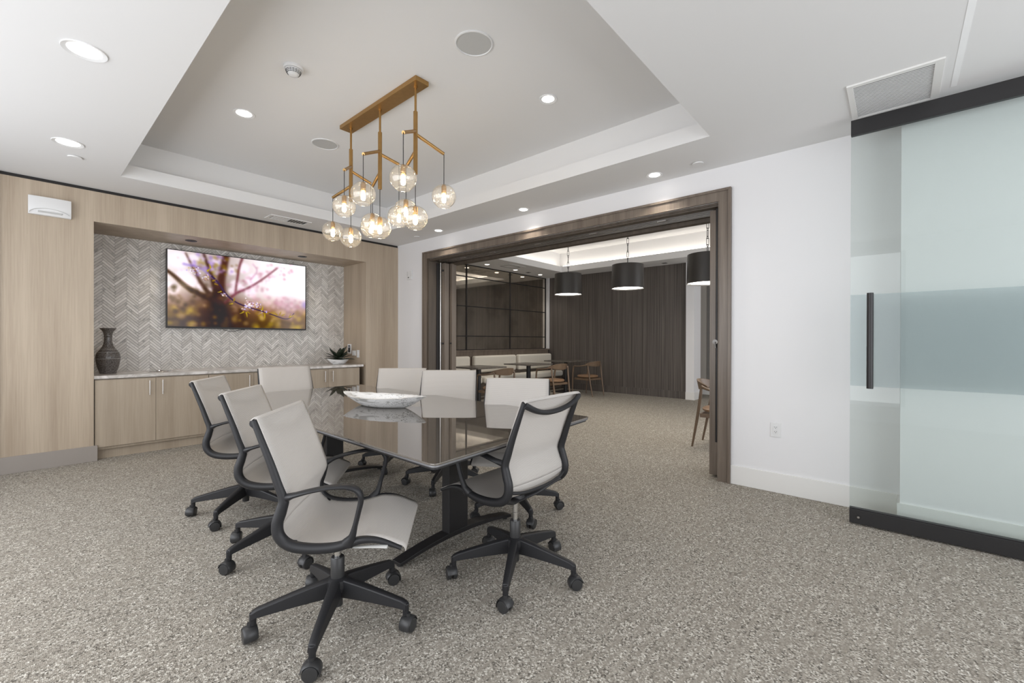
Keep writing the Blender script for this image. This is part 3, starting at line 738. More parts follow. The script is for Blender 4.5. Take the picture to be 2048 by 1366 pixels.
# television
tv = thing('television', 'wall mounted flat television showing blossom on a branch', 'television', (2.06, 6.80, 1.39))
TVX0, TVX1, TVZ0, TVZ1 = 1.21, 2.912, 1.395, 2.380
wobj('housing', BM((TVX0, TVX1, 6.79, 6.83, TVZ0, TVZ1), (1.55, 2.6, 6.83, 6.866, 1.6, 2.2)), M['blackmetal'], tv, bevel=.002)
wobj('bezel', BM((TVX0, TVX1, 6.778, 6.79, TVZ0, TVZ0+.022), (TVX0, TVX1, 6.778, 6.79, TVZ1-.008, TVZ1), (TVX0, TVX0+.010, 6.778, 6.79, TVZ0+.022, TVZ1-.008), (TVX1-.010, TVX1, 6.778, 6.79, TVZ0+.022, TVZ1-.008)), M['blackmetal'], tv)
wobj('sensor', BM((2.03, 2.075, 6.78, 6.80, TVZ0-.010, TVZ0)), M['blackplastic'], tv)
b = bmesh.new(); tube(b, smooth_path([(1.82, 6.84, 1.40), (1.86, 6.85, 1.375), (1.95, 6.86, 1.362), (2.02, 6.85, 1.38), (2.07, 6.84, 1.396)]), .0025, 6)
wobj('cable', b, M['black'], tv)
# screen picture, computed per vertex
NXs, NZs = 360, 200
u = np.linspace(0, 1, NXs)[None, :].repeat(NZs, 0); vv = np.linspace(0, 1, NZs)[:, None].repeat(NXs, 1)   # vv from the top
asp = 1.72
img = np.zeros((NZs, NXs, 3))
def sm(a, b_, x): t_ = np.clip((x-a)/(b_-a), 0, 1); return t_*t_*(3-2*t_)
sky = np.array([.98, .945, .96]); warm = np.array([.66, .50, .42]); low = np.array([.30, .24, .07])
f1 = sm(.45, .80, vv)[..., None]; img[:] = sky*(1-f1)+warm*f1
f2 = (sm(.60, 1.0, vv)*(1-.35*u))[..., None]; img = img*(1-f2)+low*f2
dk = (np.exp(-((u-.30)/.24)**2)*(.45+.55*sm(.1, .9, vv)))[..., None]*.78
img = img*(1-dk)+np.array([.25, .15, .08])*dk
rg = np.random.RandomState(5)
def disc(cx, cy, r, col, a, soft=.35):
    global img
    d_ = np.hypot((u-cx)*asp, vv-cy)/r
    m_ = (a*(1-sm(1-soft, 1, d_)))[..., None]; img = img*(1-m_)+np.array(col)*m_
def stroke(pts, w0, w1, col, a, soft=.6):
    global img
    P_ = smooth_path([(x*asp, y, 0) for x, y in pts], 10); n__ = len(P_); best = np.full(u.shape, 9.)
    for i in range(n__-1):
        p, q_ = P_[i], P_[i+1]; dx, dy = q_.x-p.x, q_.y-p.y; L2 = dx*dx+dy*dy+1e-9
        t_ = np.clip(((u*asp-p.x)*dx+(vv-p.y)*dy)/L2, 0, 1)
        wv = (w0+(w1-w0)*(i+t_)/(n__-1)); best = np.minimum(best, np.hypot(u*asp-p.x-t_*dx, vv-p.y-t_*dy)/wv)
    m_ = (a*(1-sm(1-soft, 1, best)))[..., None]; img = img*(1-m_)+np.array(col)*m_
def blur(k):
    global img
    for _ in range(k):
        pd = np.pad(img, ((1, 1), (1, 1), (0, 0)), 'edge'); img = (pd[:-2, 1:-1]+pd[2:, 1:-1]+pd[1:-1, :-2]+pd[1:-1, 2:]+2*pd[1:-1, 1:-1])/6
# mauve haze at right, trunk and limbs out of focus
disc(.86, .72, .30, (.66, .54, .62), .55, .9); disc(1.0, .62, .10, (.58, .52, .80), .6, .9); disc(.06, .62, .16, (.70, .60, .58), .7, .9)
stroke([(.34, 1.05), (.33, .80), (.31, .55)], .20, .13, (.20, .13, .04), .92, .8)
for cx, cy, r, s_ in ((.07, .13, .15, 1), (.10, .33, .12, 1), (.14, .40, .11, 1), (.03, .50, .10, 1), (.20, .45, .05, 1), (.215, .52, .05, .9), (.26, .50, .05, .9), (.27, .56, .04, .9), (.16, .08, .08, .9), (.31, .09, .07, .7), (.42, .20, .07, .9), (.44, .38, .08, .9), (.42, .48, .07, .9), (.50, .14, .10, .95), (.57, .30, .12, 1), (.48, .42, .07, .9), (.55, .48, .10, .9), (.36, .62, .04, .8), (.35, .56, .05, .8)):
    disc(cx, cy, r, (.98, .93, .97), .8*s_, .5)
stroke([(.33, .66), (.14, .50), (.04, .34), (-.05, .20)], .055, .020, (.26, .17, .10), .9)
stroke([(.30, .62), (.22, .44), (.17, .26), (.11, .02)], .045, .012, (.30, .19, .14), .8)
stroke([(.32, .62), (.29, .40), (.26, .20), (.22, -.02)], .05, .020, (.28, .18, .12), .85)
stroke([(.34, .62), (.34, .35), (.36, .15), (.38, -.05)], .085, .06, (.30, .17, .13), .85, .7)
stroke([(.37, .66), (.44, .52), (.55, .40), (.65, .26), (.76, .08)], .024, .014, (.46, .25, .29), .9)
stroke([(.44, .50), (.455, .30), (.47, .12), (.50, -.05)], .018, .022, (.42, .22, .24), .85)
stroke([(.55, .30), (.60, .16), (.57, .06)], .012, .008, (.70, .45, .60), .6)
stroke([(.95, 1.0), (.8, .90), (.66, .97)], .06, .05, (.36, .28, .12), .6, .9)
stroke([(.52, 1.02), (.50, .86), (.47, .74)], .06, .03, (.28, .20, .07), .7, .9)
for _ in range(150):
    cx, cy = rg.uniform(0, 1), rg.uniform(.70, 1.0); yl = rg.uniform(0, 1)
    c_ = (.78, .68, .22) if (yl < .6 and cy > .76) else ((.80, .68, .56) if yl < .8 else (.45, .35, .12))
    if .20 < cx < .42 and rg.uniform() < .9: continue
    disc(cx, cy, rg.uniform(.03, .075), c_, rg.uniform(.2, .5), .8)
for _ in range(60): disc(rg.uniform(.50, .98), rg.uniform(.52, .74), rg.uniform(.02, .06), (.92, .78, .82) if rg.uniform() < .6 else (.72, .52, .58), .35, .8)
for _ in range(90): disc(np.clip(rg.normal(.27, .08), .05, .45), abs(rg.normal(.16, .10)), rg.uniform(.012, .045), [(.66, .55, .86), (.55, .42, .74), (.84, .74, .92), (.50, .38, .22), (.60, .52, .18)][rg.randint(5)], .5, .8)
for _ in range(110):
    a_ = rg.uniform(0, 1); disc(.42+.5*a_+rg.normal(0, .03), .45-.42*a_+rg.normal(0, .09), rg.uniform(.015, .04), [(.80, .55, .66), (.92, .78, .86), (.62, .36, .44)][rg.randint(3)], .3, .8)
for _ in range(90): disc(rg.uniform(.0, .42), rg.uniform(.42, .80), rg.uniform(.02, .06), (.22, .16, .06) if rg.uniform() < .6 else (.50, .40, .26), .35, .9)
blur(10)
stroke([(.10, .17), (.20, .20), (.26, .28), (.31, .36)], .034, .022, (.60, .52, .80), .6, .95)
blur(3)
# sharp branch with blossom and young leaves
stroke([(.28, .30), (.33, .40), (.37, .52), (.43, .62), (.50, .68), (.58, .72), (.66, .76), (.73, .80), (.82, .85), (.87, .83), (.90, .76)], .017, .007, (.30, .22, .34), .95, .5)
def bloom(cx, cy, sp, n_b):
    for _ in range(n_b):
        x_, y_ = cx+rg.normal(0, sp/asp), cy+rg.normal(0, sp*.8)
        disc(x_, y_, rg.uniform(.008, .018), [(.92, .88, .97), (.72, .66, .90), (.97, .93, .96), (.55, .38, .45), (.80, .70, .55)][rg.randint(5)], .8, .8)
bloom(.54, .67, .035, 60); bloom(.60, .66, .030, 30); bloom(.17, .24, .035, 30); bloom(.24, .33, .022, 16); bloom(.36, .55, .02, 14); bloom(.66, .76, .016, 10); bloom(.50, .74, .014, 8)
for cx, cy, a_, L_ in ((.50, .77, 2.6, 1), (.52, .78, 1.4, 1.2), (.53, .77, .6, .8), (.43, .62, -1.4, .9), (.42, .66, 2.9, .8), (.64, .73, -1.4, 1.1), (.65, .78, .1, 1), (.66, .80, 1.6, 1), (.68, .78, -.3, 1), (.63, .80, 2.7, .9), (.76, .80, -2.4, .9), (.78, .79, -1.2, 1), (.80, .80, -.5, .9), (.86, .83, -1.3, 1.2), (.87, .82, -.6, 1.1), (.285, .36, -.5, .8), (.30, .40, .3, .7), (.25, .23, -.9, .9), (.27, .18, -2., .8), (.34, .50, 2.8, .8)):
    stroke([(cx, cy), (cx+.016*L_*math.cos(a_)+.002, cy+.032*L_*math.sin(a_)), (cx+.030*L_*math.cos(a_), cy+.055*L_*math.sin(a_))], .014, .004, (.72, .64, .16) if (cx*97) % 2 < 1 else (.62, .52, .10), .9, .7)
img = np.clip((img-.5)*1.28+.47, 0, 1)**2.2
me = bpy.data.meshes.new('screen'); sx0, sx1, sz0, sz1 = TVX0+.010, TVX1-.010, TVZ0+.022, TVZ1-.008
vs = [(sx0+(sx1-sx0)*i/(NXs-1)-2.06, 6.786-6.80, sz1-(sz1-sz0)*j/(NZs-1)-1.39) for j in range(NZs) for i in range(NXs)]
fs = [(j*NXs+i, (j+1)*NXs+i, (j+1)*NXs+i+1, j*NXs+i+1) for j in range(NZs-1) for i in range(NXs-1)]
me.from_pydata(vs, [], fs); at = me.color_attributes.new('picture', 'FLOAT_COLOR', 'POINT')
at.data.foreach_set('color', np.concatenate([img.reshape(-1, 3), np.ones((NXs*NZs, 1))], 1).ravel().astype(np.float32))
m = bpy.data.materials.new('screen_picture'); m.use_nodes = True; n = m.node_tree.nodes; n.clear(); l = m.node_tree.links
a = n.new('ShaderNodeAttribute'); a.attribute_name = 'picture'; e = n.new('ShaderNodeEmission'); e.inputs[1].default_value = 1.0
gl = n.new('ShaderNodeBsdfGlossy'); gl.inputs['Roughness'].default_value = .12; gl.inputs[0].default_value = (.03, .03, .03, 1)
ad = n.new('ShaderNodeAddShader'); o_ = n.new('ShaderNodeOutputMaterial')
l.new(a.outputs['Color'], e.inputs[0]); l.new(e.outputs[0], ad.inputs[0]); l.new(gl.outputs[0], ad.inputs[1]); l.new(ad.outputs[0], o_.inputs[0])
so = bpy.data.objects.new('screen', me); COL.objects.link(so); me.materials.append(m); so.parent = tv

# ================================================================== TABLE
tb = thing('conference_table', 'long dark taupe glass topped conference table with black metal legs', 'table', (1.82, 2.95, 0))
cor = [(1.100, 1.387), (2.481, 1.508), (2.547, 4.525), (1.13, 4.44)]
def rounded(cor, r, inset=0, seg=6):
    n = len(cor); out = []; C = Vector((sum(c[0] for c in cor)/n, sum(c[1] for c in cor)/n))
    for i in range(n):
        p = Vector(cor[i]); a = (Vector(cor[i-1])-p).normalized(); b_ = (Vector(cor[(i+1) % n])-p).normalized()
        if inset: p = p+(a+b_)*inset
        for k in range(seg+1):
            t_ = k/seg; q0 = p+a*r; q1 = p+b_*r
            out.append(((1-t_)**2)*q0+2*t_*(1-t_)*p+t_*t_*q1)
    return out
def slab(cor, r, z0, z1, inset=0):
    bm = bmesh.new(); pts = rounded(cor, r, inset)
    loft(bm, [[(p.x, p.y, z) for p in pts] for z in (z0, z1)]); return bm
wobj('tabletop', slab(cor, .035, .742, .750), M['tabletop'], tb, bevel=.002)
wobj('edge_band', slab(cor, .035, .732, .7415, .002), M['edge'], tb, bevel=.003)
wobj('core_panel', slab(cor, .03, .722, .7315, .012), M['blackmetal'], tb)
wobj('underframe', BM((1.78, 1.86, 1.9, 3.95, .66, .722), (1.45, 2.2, 1.99, 2.09, .69, .722), (1.5, 2.25, 3.72, 3.82, .69, .722)), M['blackmetal'], tb)
for cx, cy in ((1.80, 2.06), (1.855, 3.76)):
    wobj('leg_column', BM((cx-.078, cx+.078, cy-.035, cy+.035, .055, .69)), M['blackmetal'], tb, bevel=.006)
    b = bmesh.new(); rings = []
    for k in range(17):
        t_ = -1+2*k/16; x = cx+.03+.455*t_; zt = .082-.052*abs(t_)**1.8; th = .030-.012*abs(t_); wd = .038
        rings.append([(x, cy-wd, zt-th), (x, cy-wd, zt), (x, cy+wd, zt), (x, cy+wd, zt-th)])
    loft(b, rings); wobj('leg_foot', b, M['blackmetal'], tb, bevel=.002)
    b = bmesh.new()
    for s_ in (-1, 1): cyl(b, (cx+.03+.43*s_, cy, 0), (cx+.03+.43*s_, cy, .02), .018)
    wobj('glide', b, M['caster'], tb)
# bowl on the table
bw = bmesh.new(); boat(bw, .77, .36, .074, jag=.003, seg=64, tipz=.28, foot=.52)
o = obj('decorative_bowl', bw, M['bowl'], smooth=True); o.location = (1.82, 2.905, .7505); o.rotation_euler = (0, 0, R(-72))
tag(o, 'white grey streaked stone boat shaped bowl in the centre of the glass table', 'bowl')

# ================================================================== OFFICE CHAIRS
RAIL = [(-.236, .944), (-.203, .860), (-.170, .775), (-.143, .695), (-.124, .636), (-.136, .592), (-.153, .545), (-.147, .495), (-.108, .458), (-.035, .442), (.05, .442), (.11, .455), (.165, .466), (.232, .458), (.312, .425)]
HALF = .243
NSPL = 7
ch = thing('office_chair', 'x', 'office chair')
UP = []   # upper parts which follow the seat height
rp = smooth_path([(x, 0, z) for x, z in RAIL], 5)
def halfw(i, n):
    t = i/(n-1); return HALF+.004*math.sin(PI*t)
for s in (1, -1):
    b = bmesh.new()
    pts = []
    for i, p in enumerate(rp):
        t = (rp[min(i+1, len(rp)-1)]-rp[max(i-1, 0)]).normalized(); pts.append(Vector((p.x, s*halfw(i, len(rp)), p.z))-Vector((-t.z, 0, t.x))*(.010-.007*min(1, max(0, (i-20)/8))))
    sweep(b, pts, [.010, .016, .019, .020, .021, .021, .018, .015, .011], [.011, .015, .018, .022, .022, .021, .019, .014, .008])
    UP.append(obj('side_rail', b, M['blackplastic'], ch, smooth=True))
# mesh panels
def panel(i0, i1, name):
    bm = bmesh.new(); uvl = bm.loops.layers.uv.new('UVMap'); NY = 14; arc = 0; grid = []; arcs = []
    for i in range(i0, i1+1):
        p = rp[i]; t = (rp[min(i+1, len(rp)-1)]-rp[max(i-1, 0)]).normalized(); nrm = Vector((-t.z, 0, t.x))  # out of the sitting side, flipped below
        nrm = Vector((-t.z, 0, t.x)) 
        if i > i0: arc += (rp[i]-rp[i-1]).length
        row = []
        fb = i/(len(rp)-1)
        sag = .016*math.sin(PI*fb)**.8 if 0 < fb < 1 else 0
        bow = -.022*(1-min(1, i/6.0))
        for k in range(NY+1):
            yy = -1+2*k/NY; kx = min(1, max(0, (i-20)/8)); y = yy*(halfw(i, len(rp))+.004-.007*kx)
            c = (1-yy*yy)
            q = Vector((p.x, y, p.z))+nrm*(.012-.006*kx-.006*abs(yy)**8*(1-kx)-sag*c*(1-abs(yy)**6))
            row.append(bm.verts.new(q))
        grid.append(row); arcs.append(arc)
    if i0 == 0:   # rolled top edge
        row = []
        for k in range(NY+1):
            v0 = grid[0][k].co; row.append(bm.verts.new(v0+Vector((-.012, 0, .004))))
        row2 = [bm.verts.new(v_.co+Vector((-.012, 0, -.010))) for v_ in row]
        grid = [row2, row]+grid; arcs = [-.03, -.015]+arcs
    if i1 == len(rp)-1:
        row = [bm.verts.new(v_.co+Vector((.010, 0, -.010))) for v_ in grid[-1]]
        row2 = [bm.verts.new(v_.co+Vector((.002, 0, -.012))) for v_ in row]
        grid += [row, row2]; arcs += [arcs[-1]+.015, arcs[-1]+.03]
    for a_ in range(len(grid)-1):
        for k in range(NY):
            f = bm.faces.new((grid[a_][k], grid[a_][k+1], grid[a_+1][k+1], grid[a_+1][k]))
            for lp, (kk, aa) in zip(f.loops, ((k, a_), (k+1, a_), (k+1, a_+1), (k, a_+1))): lp[uvl].uv = (kk/NY*.5, arcs[aa])
    o = obj(name, bm, M['mesh'], ch, smooth=True)
    md = o.modifiers.new('thick', 'SOLIDIFY'); md.thickness = .004; md.offset = 0
    return o
SPL = 32
UP.append(panel(0, SPL, 'backrest')); UP.append(panel(SPL, len(rp)-1, 'seat'))
# curved top bar behind the mesh
b = bmesh.new(); pts = []
for k in range(21):
    t = -1+2*k/20; pts.append(Vector((-.236+.022*(1-t*t)-.012-.016*(1-abs(t)**6), HALF*t, .930-.058*(1-abs(t)**2.2))))
sweep(b, pts, [.012, .014, .016, .014, .012], [.016, .013, .0125, .013, .016], side=(1, 0, .2)); UP.append(obj('back_bar', b, M['blackplastic'], ch, smooth=True))
# arms
for s in (1, -1):
    b = bmesh.new()
    y = HALF+.012
    pts = smooth_path([(-.124, s*(y-.008), .640), (-.085, s*(y+.012), .656), (-.02, s*(y+.022), .674), (.055, s*(y+.026), .686), (.115, s*(y+.026), .685), (.150, s*(y+.024), .668), (.162, s*(y+.022), .635), (.152, s*(y+.018), .585), (.138, s*(y+.012), .53), (.125, s*(y+.004), .485), (.105, s*(y-.006), .452)], 5)
    sweep(b, pts, [.015, .019, .022, .022, .021, .018, .015, .014, .014, .016, .020], [.016, .010, .0085, .0085, .011, .012, .011, .010, .010, .014, .026])
    UP.append(obj('armrest', b, M['blackplastic'], ch, smooth=True))
# cradle under the seat
b = bmesh.new()
for pp_, wd, th in ((smooth_path([(-.125, HALF, .462), (-.10, .20, .442), (-.060, .11, .402), (-.03, .04, .386), (-.025, 0, .384), (-.03, -.04, .386), (-.060, -.11, .402), (-.10, -.20, .442), (-.125, -HALF, .462)], 5), [.020, .022, .030, .022, .020], [.014, .012, .014, .012, .014]),
                    (smooth_path([(.10, HALF, .446), (.09, .19, .432), (.05, .10, .408), (.02, 0, .394), (.05, -.10, .408), (.09, -.19, .432), (.10, -HALF, .446)], 5), [.020, .020, .028, .020, .020], [.012, .010, .012, .010, .012])):
    sweep(b, pp_, wd, th, side=(1, 0, 0))
UP.append(obj('seat_cradle', b, M['blackplastic'], ch, smooth=True))
b = bmesh.new(); pp_ = smooth_path([(-.155, HALF, .505), (-.176, .15, .490), (-.182, 0, .484), (-.176, -.15, .490), (-.155, -HALF, .505)], 4); sweep(b, pp_, .008, .008, side=(1, 0, 0))
UP.append(obj('lower_bar', b, M['blackplastic'], ch, smooth=True))
b = bmesh.new(); lathe(b, [(.03, .372), (.045, .378), (.055, .392), (.05, .408), (.02, .412)], seg=24, cap=True); UP.append(obj('tilt_mechanism', b, M['blackplastic'], ch, smooth=True))
b = bmesh.new(); pp_ = smooth_path([(.085, -.215, .430), (.13, -.232, .430), (.20, -.25, .437), (.26, -.255, .437)], 4); sweep(b, pp_, [.008, .009, .012, .016], [.005, .004, .004, .006])
UP.append(obj('height_lever', b, M['silverlever'], ch, smooth=True))
# gas lift and base
b = bmesh.new(); cyl(b, (0, 0, .26), (0, 0, .40), .014, 20); lathe(b, [(.0155, .325), (.0155, .33), (.0145, .331)], seg=20); obj('gas_lift', b, M['chrome'], ch, smooth=True)
b = bmesh.new(); lathe(b, [(.001, .07), (.022, .07), (.022, .10), (.026, .11), (.027, .19), (.029, .192), (.029, .283), (.026, .287), (.015, .287)], seg=28); obj('column_sleeve', b, M['caster'], ch, smooth=True)
b = bmesh.new(); lathe(b, [(.03, .125), (.045, .14), (.05, .165), (.046, .19), (.034, .197), (.028, .198)], seg=30); obj('base_hub', b, M['blackplastic'], ch, smooth=True)
legme = None; caster_src = None
def build_leg():
    b = bmesh.new(); rings = []
    for t in (0, .12, .3, .55, .8, .93, 1.0):
        x = .028+.305*t
        zt = .196-.006*t-.062*t**1.15; h_ = .078-.046*t; w_ = .026-.009*t
        if t == 1.0: zt -= .006
        rings.append([(x, -w_, zt-h_), (x, -w_*.82, zt-.004), (x, -w_*.5, zt), (x, w_*.5, zt), (x, w_*.82, zt-.004), (x, w_, zt-h_)])
    loft(b, rings); cyl(b, (.327, 0, .065), (.327, 0, .118), .0135, 14)
    return b
def build_caster():
    b = bmesh.new()
    for s in (-1, 1):
        yc = s*.016
        prof = [(.001, -.010), (.026, -.010), (.030, -.006), (.030, .006), (.027, .010), (.020, .011), (.001, .0115)]
        seg = 24; rings = [[(r*math.cos(2*PI*k/seg), yc+s*z, .030+r*math.sin(2*PI*k/seg)) for k in range(seg)] for r, z in prof]
        loft(b, rings)
    # hood over the wheels
    rings = []
    for k in range(13):
        a = R(10)+R(190)*k/12
        rings.append([(r*math.cos(a), y, .030+r*math.sin(a)) for r, y in ((.0325, -.026), (.037, -.020), (.038, 0), (.037, .020), (.0325, .026), (.0315, .018), (.0315, -.018))])
    loft(b, rings); cyl(b, (0, 0, .055), (0, 0, .078), .011, 12)
    return b
rc = random.Random(4)
for k in range(5):
    if legme is None:
        lo = obj('leg', build_leg(), M['blackplastic'], ch, bevel=.003, smooth=True); legme = lo
        co = obj('caster', build_caster(), M['caster'], lo, smooth=True)
        caster_src = co
    else:
        lo = legme.copy(); COL.objects.link(lo); lo.parent = ch
        co = caster_src.copy(); COL.objects.link(co); co.parent = lo
    lo.rotation_euler = (0, 0, R(72*k)); co.location = (.338, 0, 0); co.rotation_euler = (0, 0, rc.uniform(0, 6.28))
UPN = {o.name.split('.')[0] for o in UP}
G = 'mesh office chairs around the conference table'
specs = [  # x, y, heading, seat lift, base angle, label
    (.940, 1.864, -42, .000, 11.7, 'taupe mesh office chair in the foreground, its seat turned away from the table'),
    (1.765, 1.533, 92.5, .022, 69.2, 'mesh office chair seen from behind at the near end of the table'),
    (1.064, 2.760, -39.6, .008, 49.6, 'mesh office chair between the two others on the left of the table'),
    (1.100, 3.570, -35.8, .022, 5.9, 'mesh office chair farthest from the camera on the left of the table'),
    (1.821, 4.56, -94.7, .014, 20, 'mesh office chair at the far end of the table before the oak cabinets'),
    (2.414, 2.116, 213.3, -.003, 26.2, 'pale mesh office chair right of the table, nearest of three, behind the foreground chair'),
    (2.474, 2.960, 221.5, .018, 68.6, 'pale mesh office chair right of the table, middle of three before the doorway'),
    (2.514, 3.746, 224, .000, 70.9, 'pale mesh office chair right of the table, farthest of three, before the white wall'),
]
def pose(c, x, y, hd, dz, ba, lab):
    c.location = (x, y, 0); c.rotation_euler = (0, 0, R(hd)); tag(c, lab, 'office chair', G)
    k = 0
    for o in bpy.data.objects:
        if o.parent == c:
            nm = o.name.split('.')[0]
            if nm in UPN: o.location = (0, 0, dz)
            if nm == 'leg':
                o.rotation_euler = (0, 0, R(ba-hd+72*k)); k += 1
                for q in bpy.data.objects:
                    if q.parent == o: q.rotation_euler = (0, 0, rc.uniform(0, 6.28))
chairs = [ch]+[copy_tree(ch) for _ in specs[1:]]
for c, sp in zip(chairs, specs): pose(c, *sp)
bpy.context.view_layer.update()

# ================================================================== CHANDELIER
cx = 1.99
chn = thing('chandelier', 'brass branching chandelier with twelve clear glass globes above the table', 'chandelier', (cx, 3.225, 3.2))
wobj('canopy', BM((cx-.060, cx+.060, 2.655, 3.80, 3.165, 3.1995)), M['brass'], chn, bevel=.002)
stems = [(1.992, 3.711), (1.988, 3.225), (1.985, 2.731)]
arms = [(0, 230, .26, 2.82, 2.690, 2.383), (0, 100, .256, 2.645, 2.584, 2.268), (0, 350, .184, 2.78, 2.709, 2.295),
        (1, 208, .246, 2.82, 2.694, 2.384), (1, 78, .182, 2.643, 2.582, 2.254), (1, 340, .158, 2.796, 2.74, 2.299),
        (2, 214, .244, 2.83, 2.704, 2.385), (2, 72, .238, 2.679, 2.640, 2.290), (2, 340, .226, 2.808, 2.703, 2.372)]
for i, (sx, sy) in enumerate(stems):
    b = bmesh.new(); cyl(b, (sx, sy, 2.97), (sx, sy, 3.165), .009); cyl(b, (sx, sy, 3.150), (sx, sy, 3.165), .014)
    wobj('rod', b, M['brass'], chn, smooth=True)
    b = bmesh.new(); cyl(b, (sx, sy, 2.505), (sx, sy, 2.975), .0165, 20); wobj('stem', b, M['brass'], chn, smooth=True)
def globe(px, py, zc, ztop):
    g = wobj('cord', (lambda b: (cyl(b, (px, py, zc+.088), (px, py, ztop), .0028, 8), b)[1])(bmesh.new()), M['cord'], chn)
    r = .094
    b = bmesh.new(); prof = []
    for k in range(25):
        a = R(84)-R(84+58)*k/24; prof.append((r*math.cos(a)*1.0, r*.97*math.sin(a)))
    rb, zb = prof[-1]
    prof += [(rb-.001, zb-.004), (rb-.004, zb-.003)]
    lathe(b, prof, (px, py, zc), 40)
    for zz in (.012, -.002, -.012, .045, -.035):
        rr = math.sqrt(max(0, r*r-(zz/.97)**2))-.0005
        tube(b, [Vector((px+rr*math.cos(2*PI*k/36), py+rr*math.sin(2*PI*k/36), zc+zz)) for k in range(37)], .0007, 5)
    ob = wobj('glass_globe', b, M['globe'], chn, smooth=True)
    loc = Vector(chn.location)
    b = bmesh.new(); lathe(b, [(.001, .092), (.012, .092), (.014, .086), (.020, .075), (.020, .022), (.017, .020), (.001, .02)], (px, py, zc), 24)
    bmesh.ops.translate(b, verts=b.verts, vec=-loc); obj('lamp_socket', b, M['brass'], ob, smooth=True)
    b = bmesh.new(); lathe(b, [(.001, .02), (.009, .018), (.011, .005), (.016, -.012), (.018, -.028), (.013, -.045), (.001, -.052)], (px, py, zc), 20)
    bmesh.ops.translate(b, verts=b.verts, vec=-loc); obj('bulb', b, M['bulb'], ob, smooth=True)
for i, az, L, zr, ze, zg in arms:
    sx, sy = stems[i]; a = R(az); ex, ey = sx+L*math.cos(a), sy+L*math.sin(a)
    b = bmesh.new(); cyl(b, (sx, sy, zr), (ex, ey, ze), .0125, 18); wobj('branch_arm', b, M['brass'], chn, smooth=True)
    globe(ex, ey, zg, ze)
for i, z in ((0, 2.181), (1, 2.183), (2, 2.173)):
    globe(stems[i][0], stems[i][1], z, 2.505)

# ================================================================== LOUNGE FURNITURE
def square_table(x, y, label, z=.75, rz=0):
    t = thing('cafe_table', label, 'table', (x, y, 0), rz, 'square cafe tables in the lounge')
    obj('tabletop', BM((-.38, .38, -.38, .38, z-.025, z)), M['tablemarble'], t, bevel=.004)
    b = bmesh.new(); cyl(b, (0, 0, .012), (0, 0, z-.025), .048, 24); cyl(b, (0, 0, z-.04), (0, 0, z-.025), .12, 24); obj('pedestal', b, M['blackmetal'], t, smooth=True)
    obj('base_plate', BM((-.26, .26, -.26, .26, 0, .014)), M['blackmetal'], t, bevel=.004)
    return t
square_table(5.79, 5.96, 'square dark cafe table in the lounge, leftmost of three by the banquette')
square_table(7.29, 5.96, 'square dark cafe table in the lounge, middle of three by the banquette')
square_table(8.83, 6.05, 'square dark cafe table in the lounge, in the corner by the dark wall', .765)
lc = thing('lounge_chair', 'x', 'chair')
b = bmesh.new(); lathe(b, [(.001, .475), (.14, .472), (.215, .462), (.235, .445), (.23, .425), (.20, .412), (.001, .41)], seg=36)
bmesh.ops.scale(b, vec=(1.0, 1.02, 1), verts=b.verts); obj('seat', b, M['leather'], lc, smooth=True)
for s in (1, -1):
    b = bmesh.new(); sweep(b, smooth_path([(.235, s*.25, 0), (.225, s*.262, .30), (.20, s*.272, .60), (.175, s*.272, .655), (.13, s*.272, .672)], 5), [.011, .016, .018, .020, .018], [.011, .016, .018, .018, .014], seg=10); obj('leg', b, M['chairwood'], lc, smooth=True)
    b = bmesh.new(); sweep(b, smooth_path([(-.30, s*.21, 0), (-.245, s*.222, .30), (-.20, s*.235, .60), (-.19, s*.24, .70)], 5), [.011, .016, .017, .014], [.011, .016, .017, .014], seg=10); obj('leg', b, M['chairwood'], lc, smooth=True)
    b = bmesh.new(); sweep(b, smooth_path([(.15, s*.272, .668), (.02, s*.283, .672), (-.10, s*.275, .690), (-.19, s*.235, .715)], 6), [.020, .018, .018, .016], [.012, .013, .015, .020], seg=10); obj('arm', b, M['chairwood'], lc, smooth=True)
b = bmesh.new(); rings = []
for k in range(19):
    t = -1+2*k/18; a = t*R(68); x = -.02-.255*math.cos(a)+.01; y = .262*math.sin(a)
    zt = .79-.055*abs(t)**2; zb = .665+.04*abs(t)**2; o_ = Vector((-math.cos(a), math.sin(a), 0))*.011; tl = Vector((-.025, 0, 0))
    rings.append([Vector((x, y, zb))-o_, Vector((x, y, zt))-o_+tl, Vector((x, y, zt))+o_+tl, Vector((x, y, zb))+o_])
loft(b, rings); obj('backrest', b, M['chairwood'], lc, bevel=.004, smooth=True)
b = BM((-.20, .20, -.235, -.215, .36, .40), (-.20, .20, .215, .235, .36, .40), (-.21, -.19, -.22, .22, .36, .40), (.19, .21, -.22, .22, .36, .40)); obj('seat_rail', b, M['chairwood'], lc)
for s in (1, -1):
    pass
G2 = 'curved wooden armchairs with tan seats in the lounge'
L2 = [lc]+[copy_tree(lc) for _ in range(3)]
for c, (x, y, h_, lab) in zip(L2, ((5.40, 5.12, 88, 'wooden armchair with tan seat at the leftmost cafe table'),
        (7.22, 5.26, 82, 'wooden armchair with tan seat at the middle cafe table'),
        (8.62, 5.30, 84, 'wooden armchair with tan seat before the dark wall'),
        (5.50, 1.52, -88, 'wooden armchair with curved back half hidden behind the right door frame'))):
    c.location = (x, y, 0); c.rotation_euler = (0, 0, R(h_)); tag(c, lab, 'chair', G2)
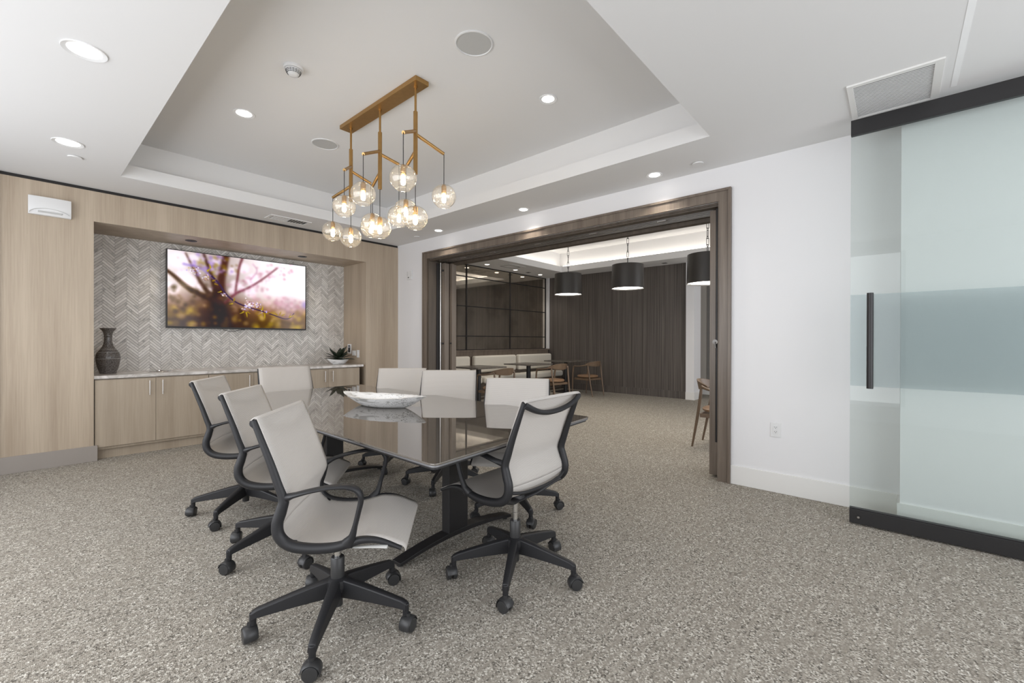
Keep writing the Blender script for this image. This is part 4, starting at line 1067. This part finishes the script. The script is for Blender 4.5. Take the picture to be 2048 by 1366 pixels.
# drum pendants on chains
def pendant(x, y, zb, label):
    t = thing('drum_pendant', label, 'pendant light', (x, y, zb), 0, 'black drum pendants in the lounge')
    r, h_ = .247, .37
    b = bmesh.new(); lathe(b, [(r, 0), (r-.008, h_), (.001, h_)], seg=56); lathe(b, [(r-.004, .0), (r-.012, h_-.006), (.001, h_-.006)], seg=56)
    obj('shade', b, M['bronze'], t, smooth=True)
    b = bmesh.new(); bmesh.ops.create_circle(b, cap_ends=True, segments=56, radius=r-.008, matrix=Matrix.Translation((0, 0, .015))); obj('diffuser', b, M['shadeinner'], t)
    b = bmesh.new(); z = h_; top = 3.42-zb; k = 0
    cyl(b, (0, 0, h_), (0, 0, h_+.02), .012)
    z = h_+.015
    while z < top-.02:
        w_, l_ = (.014, .085) if k % 2 == 0 else (.008, .03)
        if z+l_ > top: l_ = top-z
        ax = 0 if k % 4 == 0 else 1
        if k % 2 == 1: ax = 1
        P_ = [(-w_, 0), (w_, 0), (w_, l_), (-w_, l_), (-w_, 0)]
        rot = lambda q: (q[0]*.7, q[0]*.7, z+q[1]) if ax == 0 else (q[0]*.7, -q[0]*.7, z+q[1])
        for p, q in zip(P_, P_[1:]): cyl(b, rot(p), rot(q), .0035, 6)
        z += l_-.005; k += 1
    obj('chain', b, M['blackmetal'], t)
    l_ = bpy.data.lights.new('pendant_bulb', 'AREA'); l_.shape = 'DISK'; l_.size = .45; l_.energy = 9; l_.color = (1, .9, .76)
    o = bpy.data.objects.new('pendant_glow', l_); COL.objects.link(o); o.parent = t; o.location = (0, 0, -.002)
pendant(6.55, 4.44, 2.075, 'black drum pendant on a chain, leftmost of three in the lounge')
pendant(6.29, 3.15, 2.06, 'black drum pendant on a chain, middle of three in the lounge')
pendant(5.78, 1.80, 1.975, 'black drum pendant on a chain, cut off by the right door frame')
# lounge ceiling vents
t = thing('ceiling_register', 'pale square air register in the lounge ceiling near the mirror wall', 'vent', (7.35, 6.55, CF), 0)
obj('register_frame', BM((-.28, .28, -.22, .22, -.006, 0)), M['ceil'], t, bevel=.002)
obj('register_slot', BM((-.2, .2, -.14, -.12, -.0075, -.0061), (-.2, .2, .12, .14, -.0075, -.0061), (-.2, -.18, -.12, .12, -.0075, -.0061), (.18, .2, -.12, .12, -.0075, -.0061)), M['grilledark'], t)
for x, y, lab in ((9.2, 3.75, 'small dark slotted fixture in the lounge ceiling before the dark wall'), (8.30, 6.80, 'tiny dark slotted fixture between lounge downlights by the mirror')):
    o = obj('slot_fixture', BM((x-.05, x+.05, y-.05, y+.05, CF-.004, CF)), M['grilledark'], bevel=.001); tag(o, lab, 'ceiling fixture')
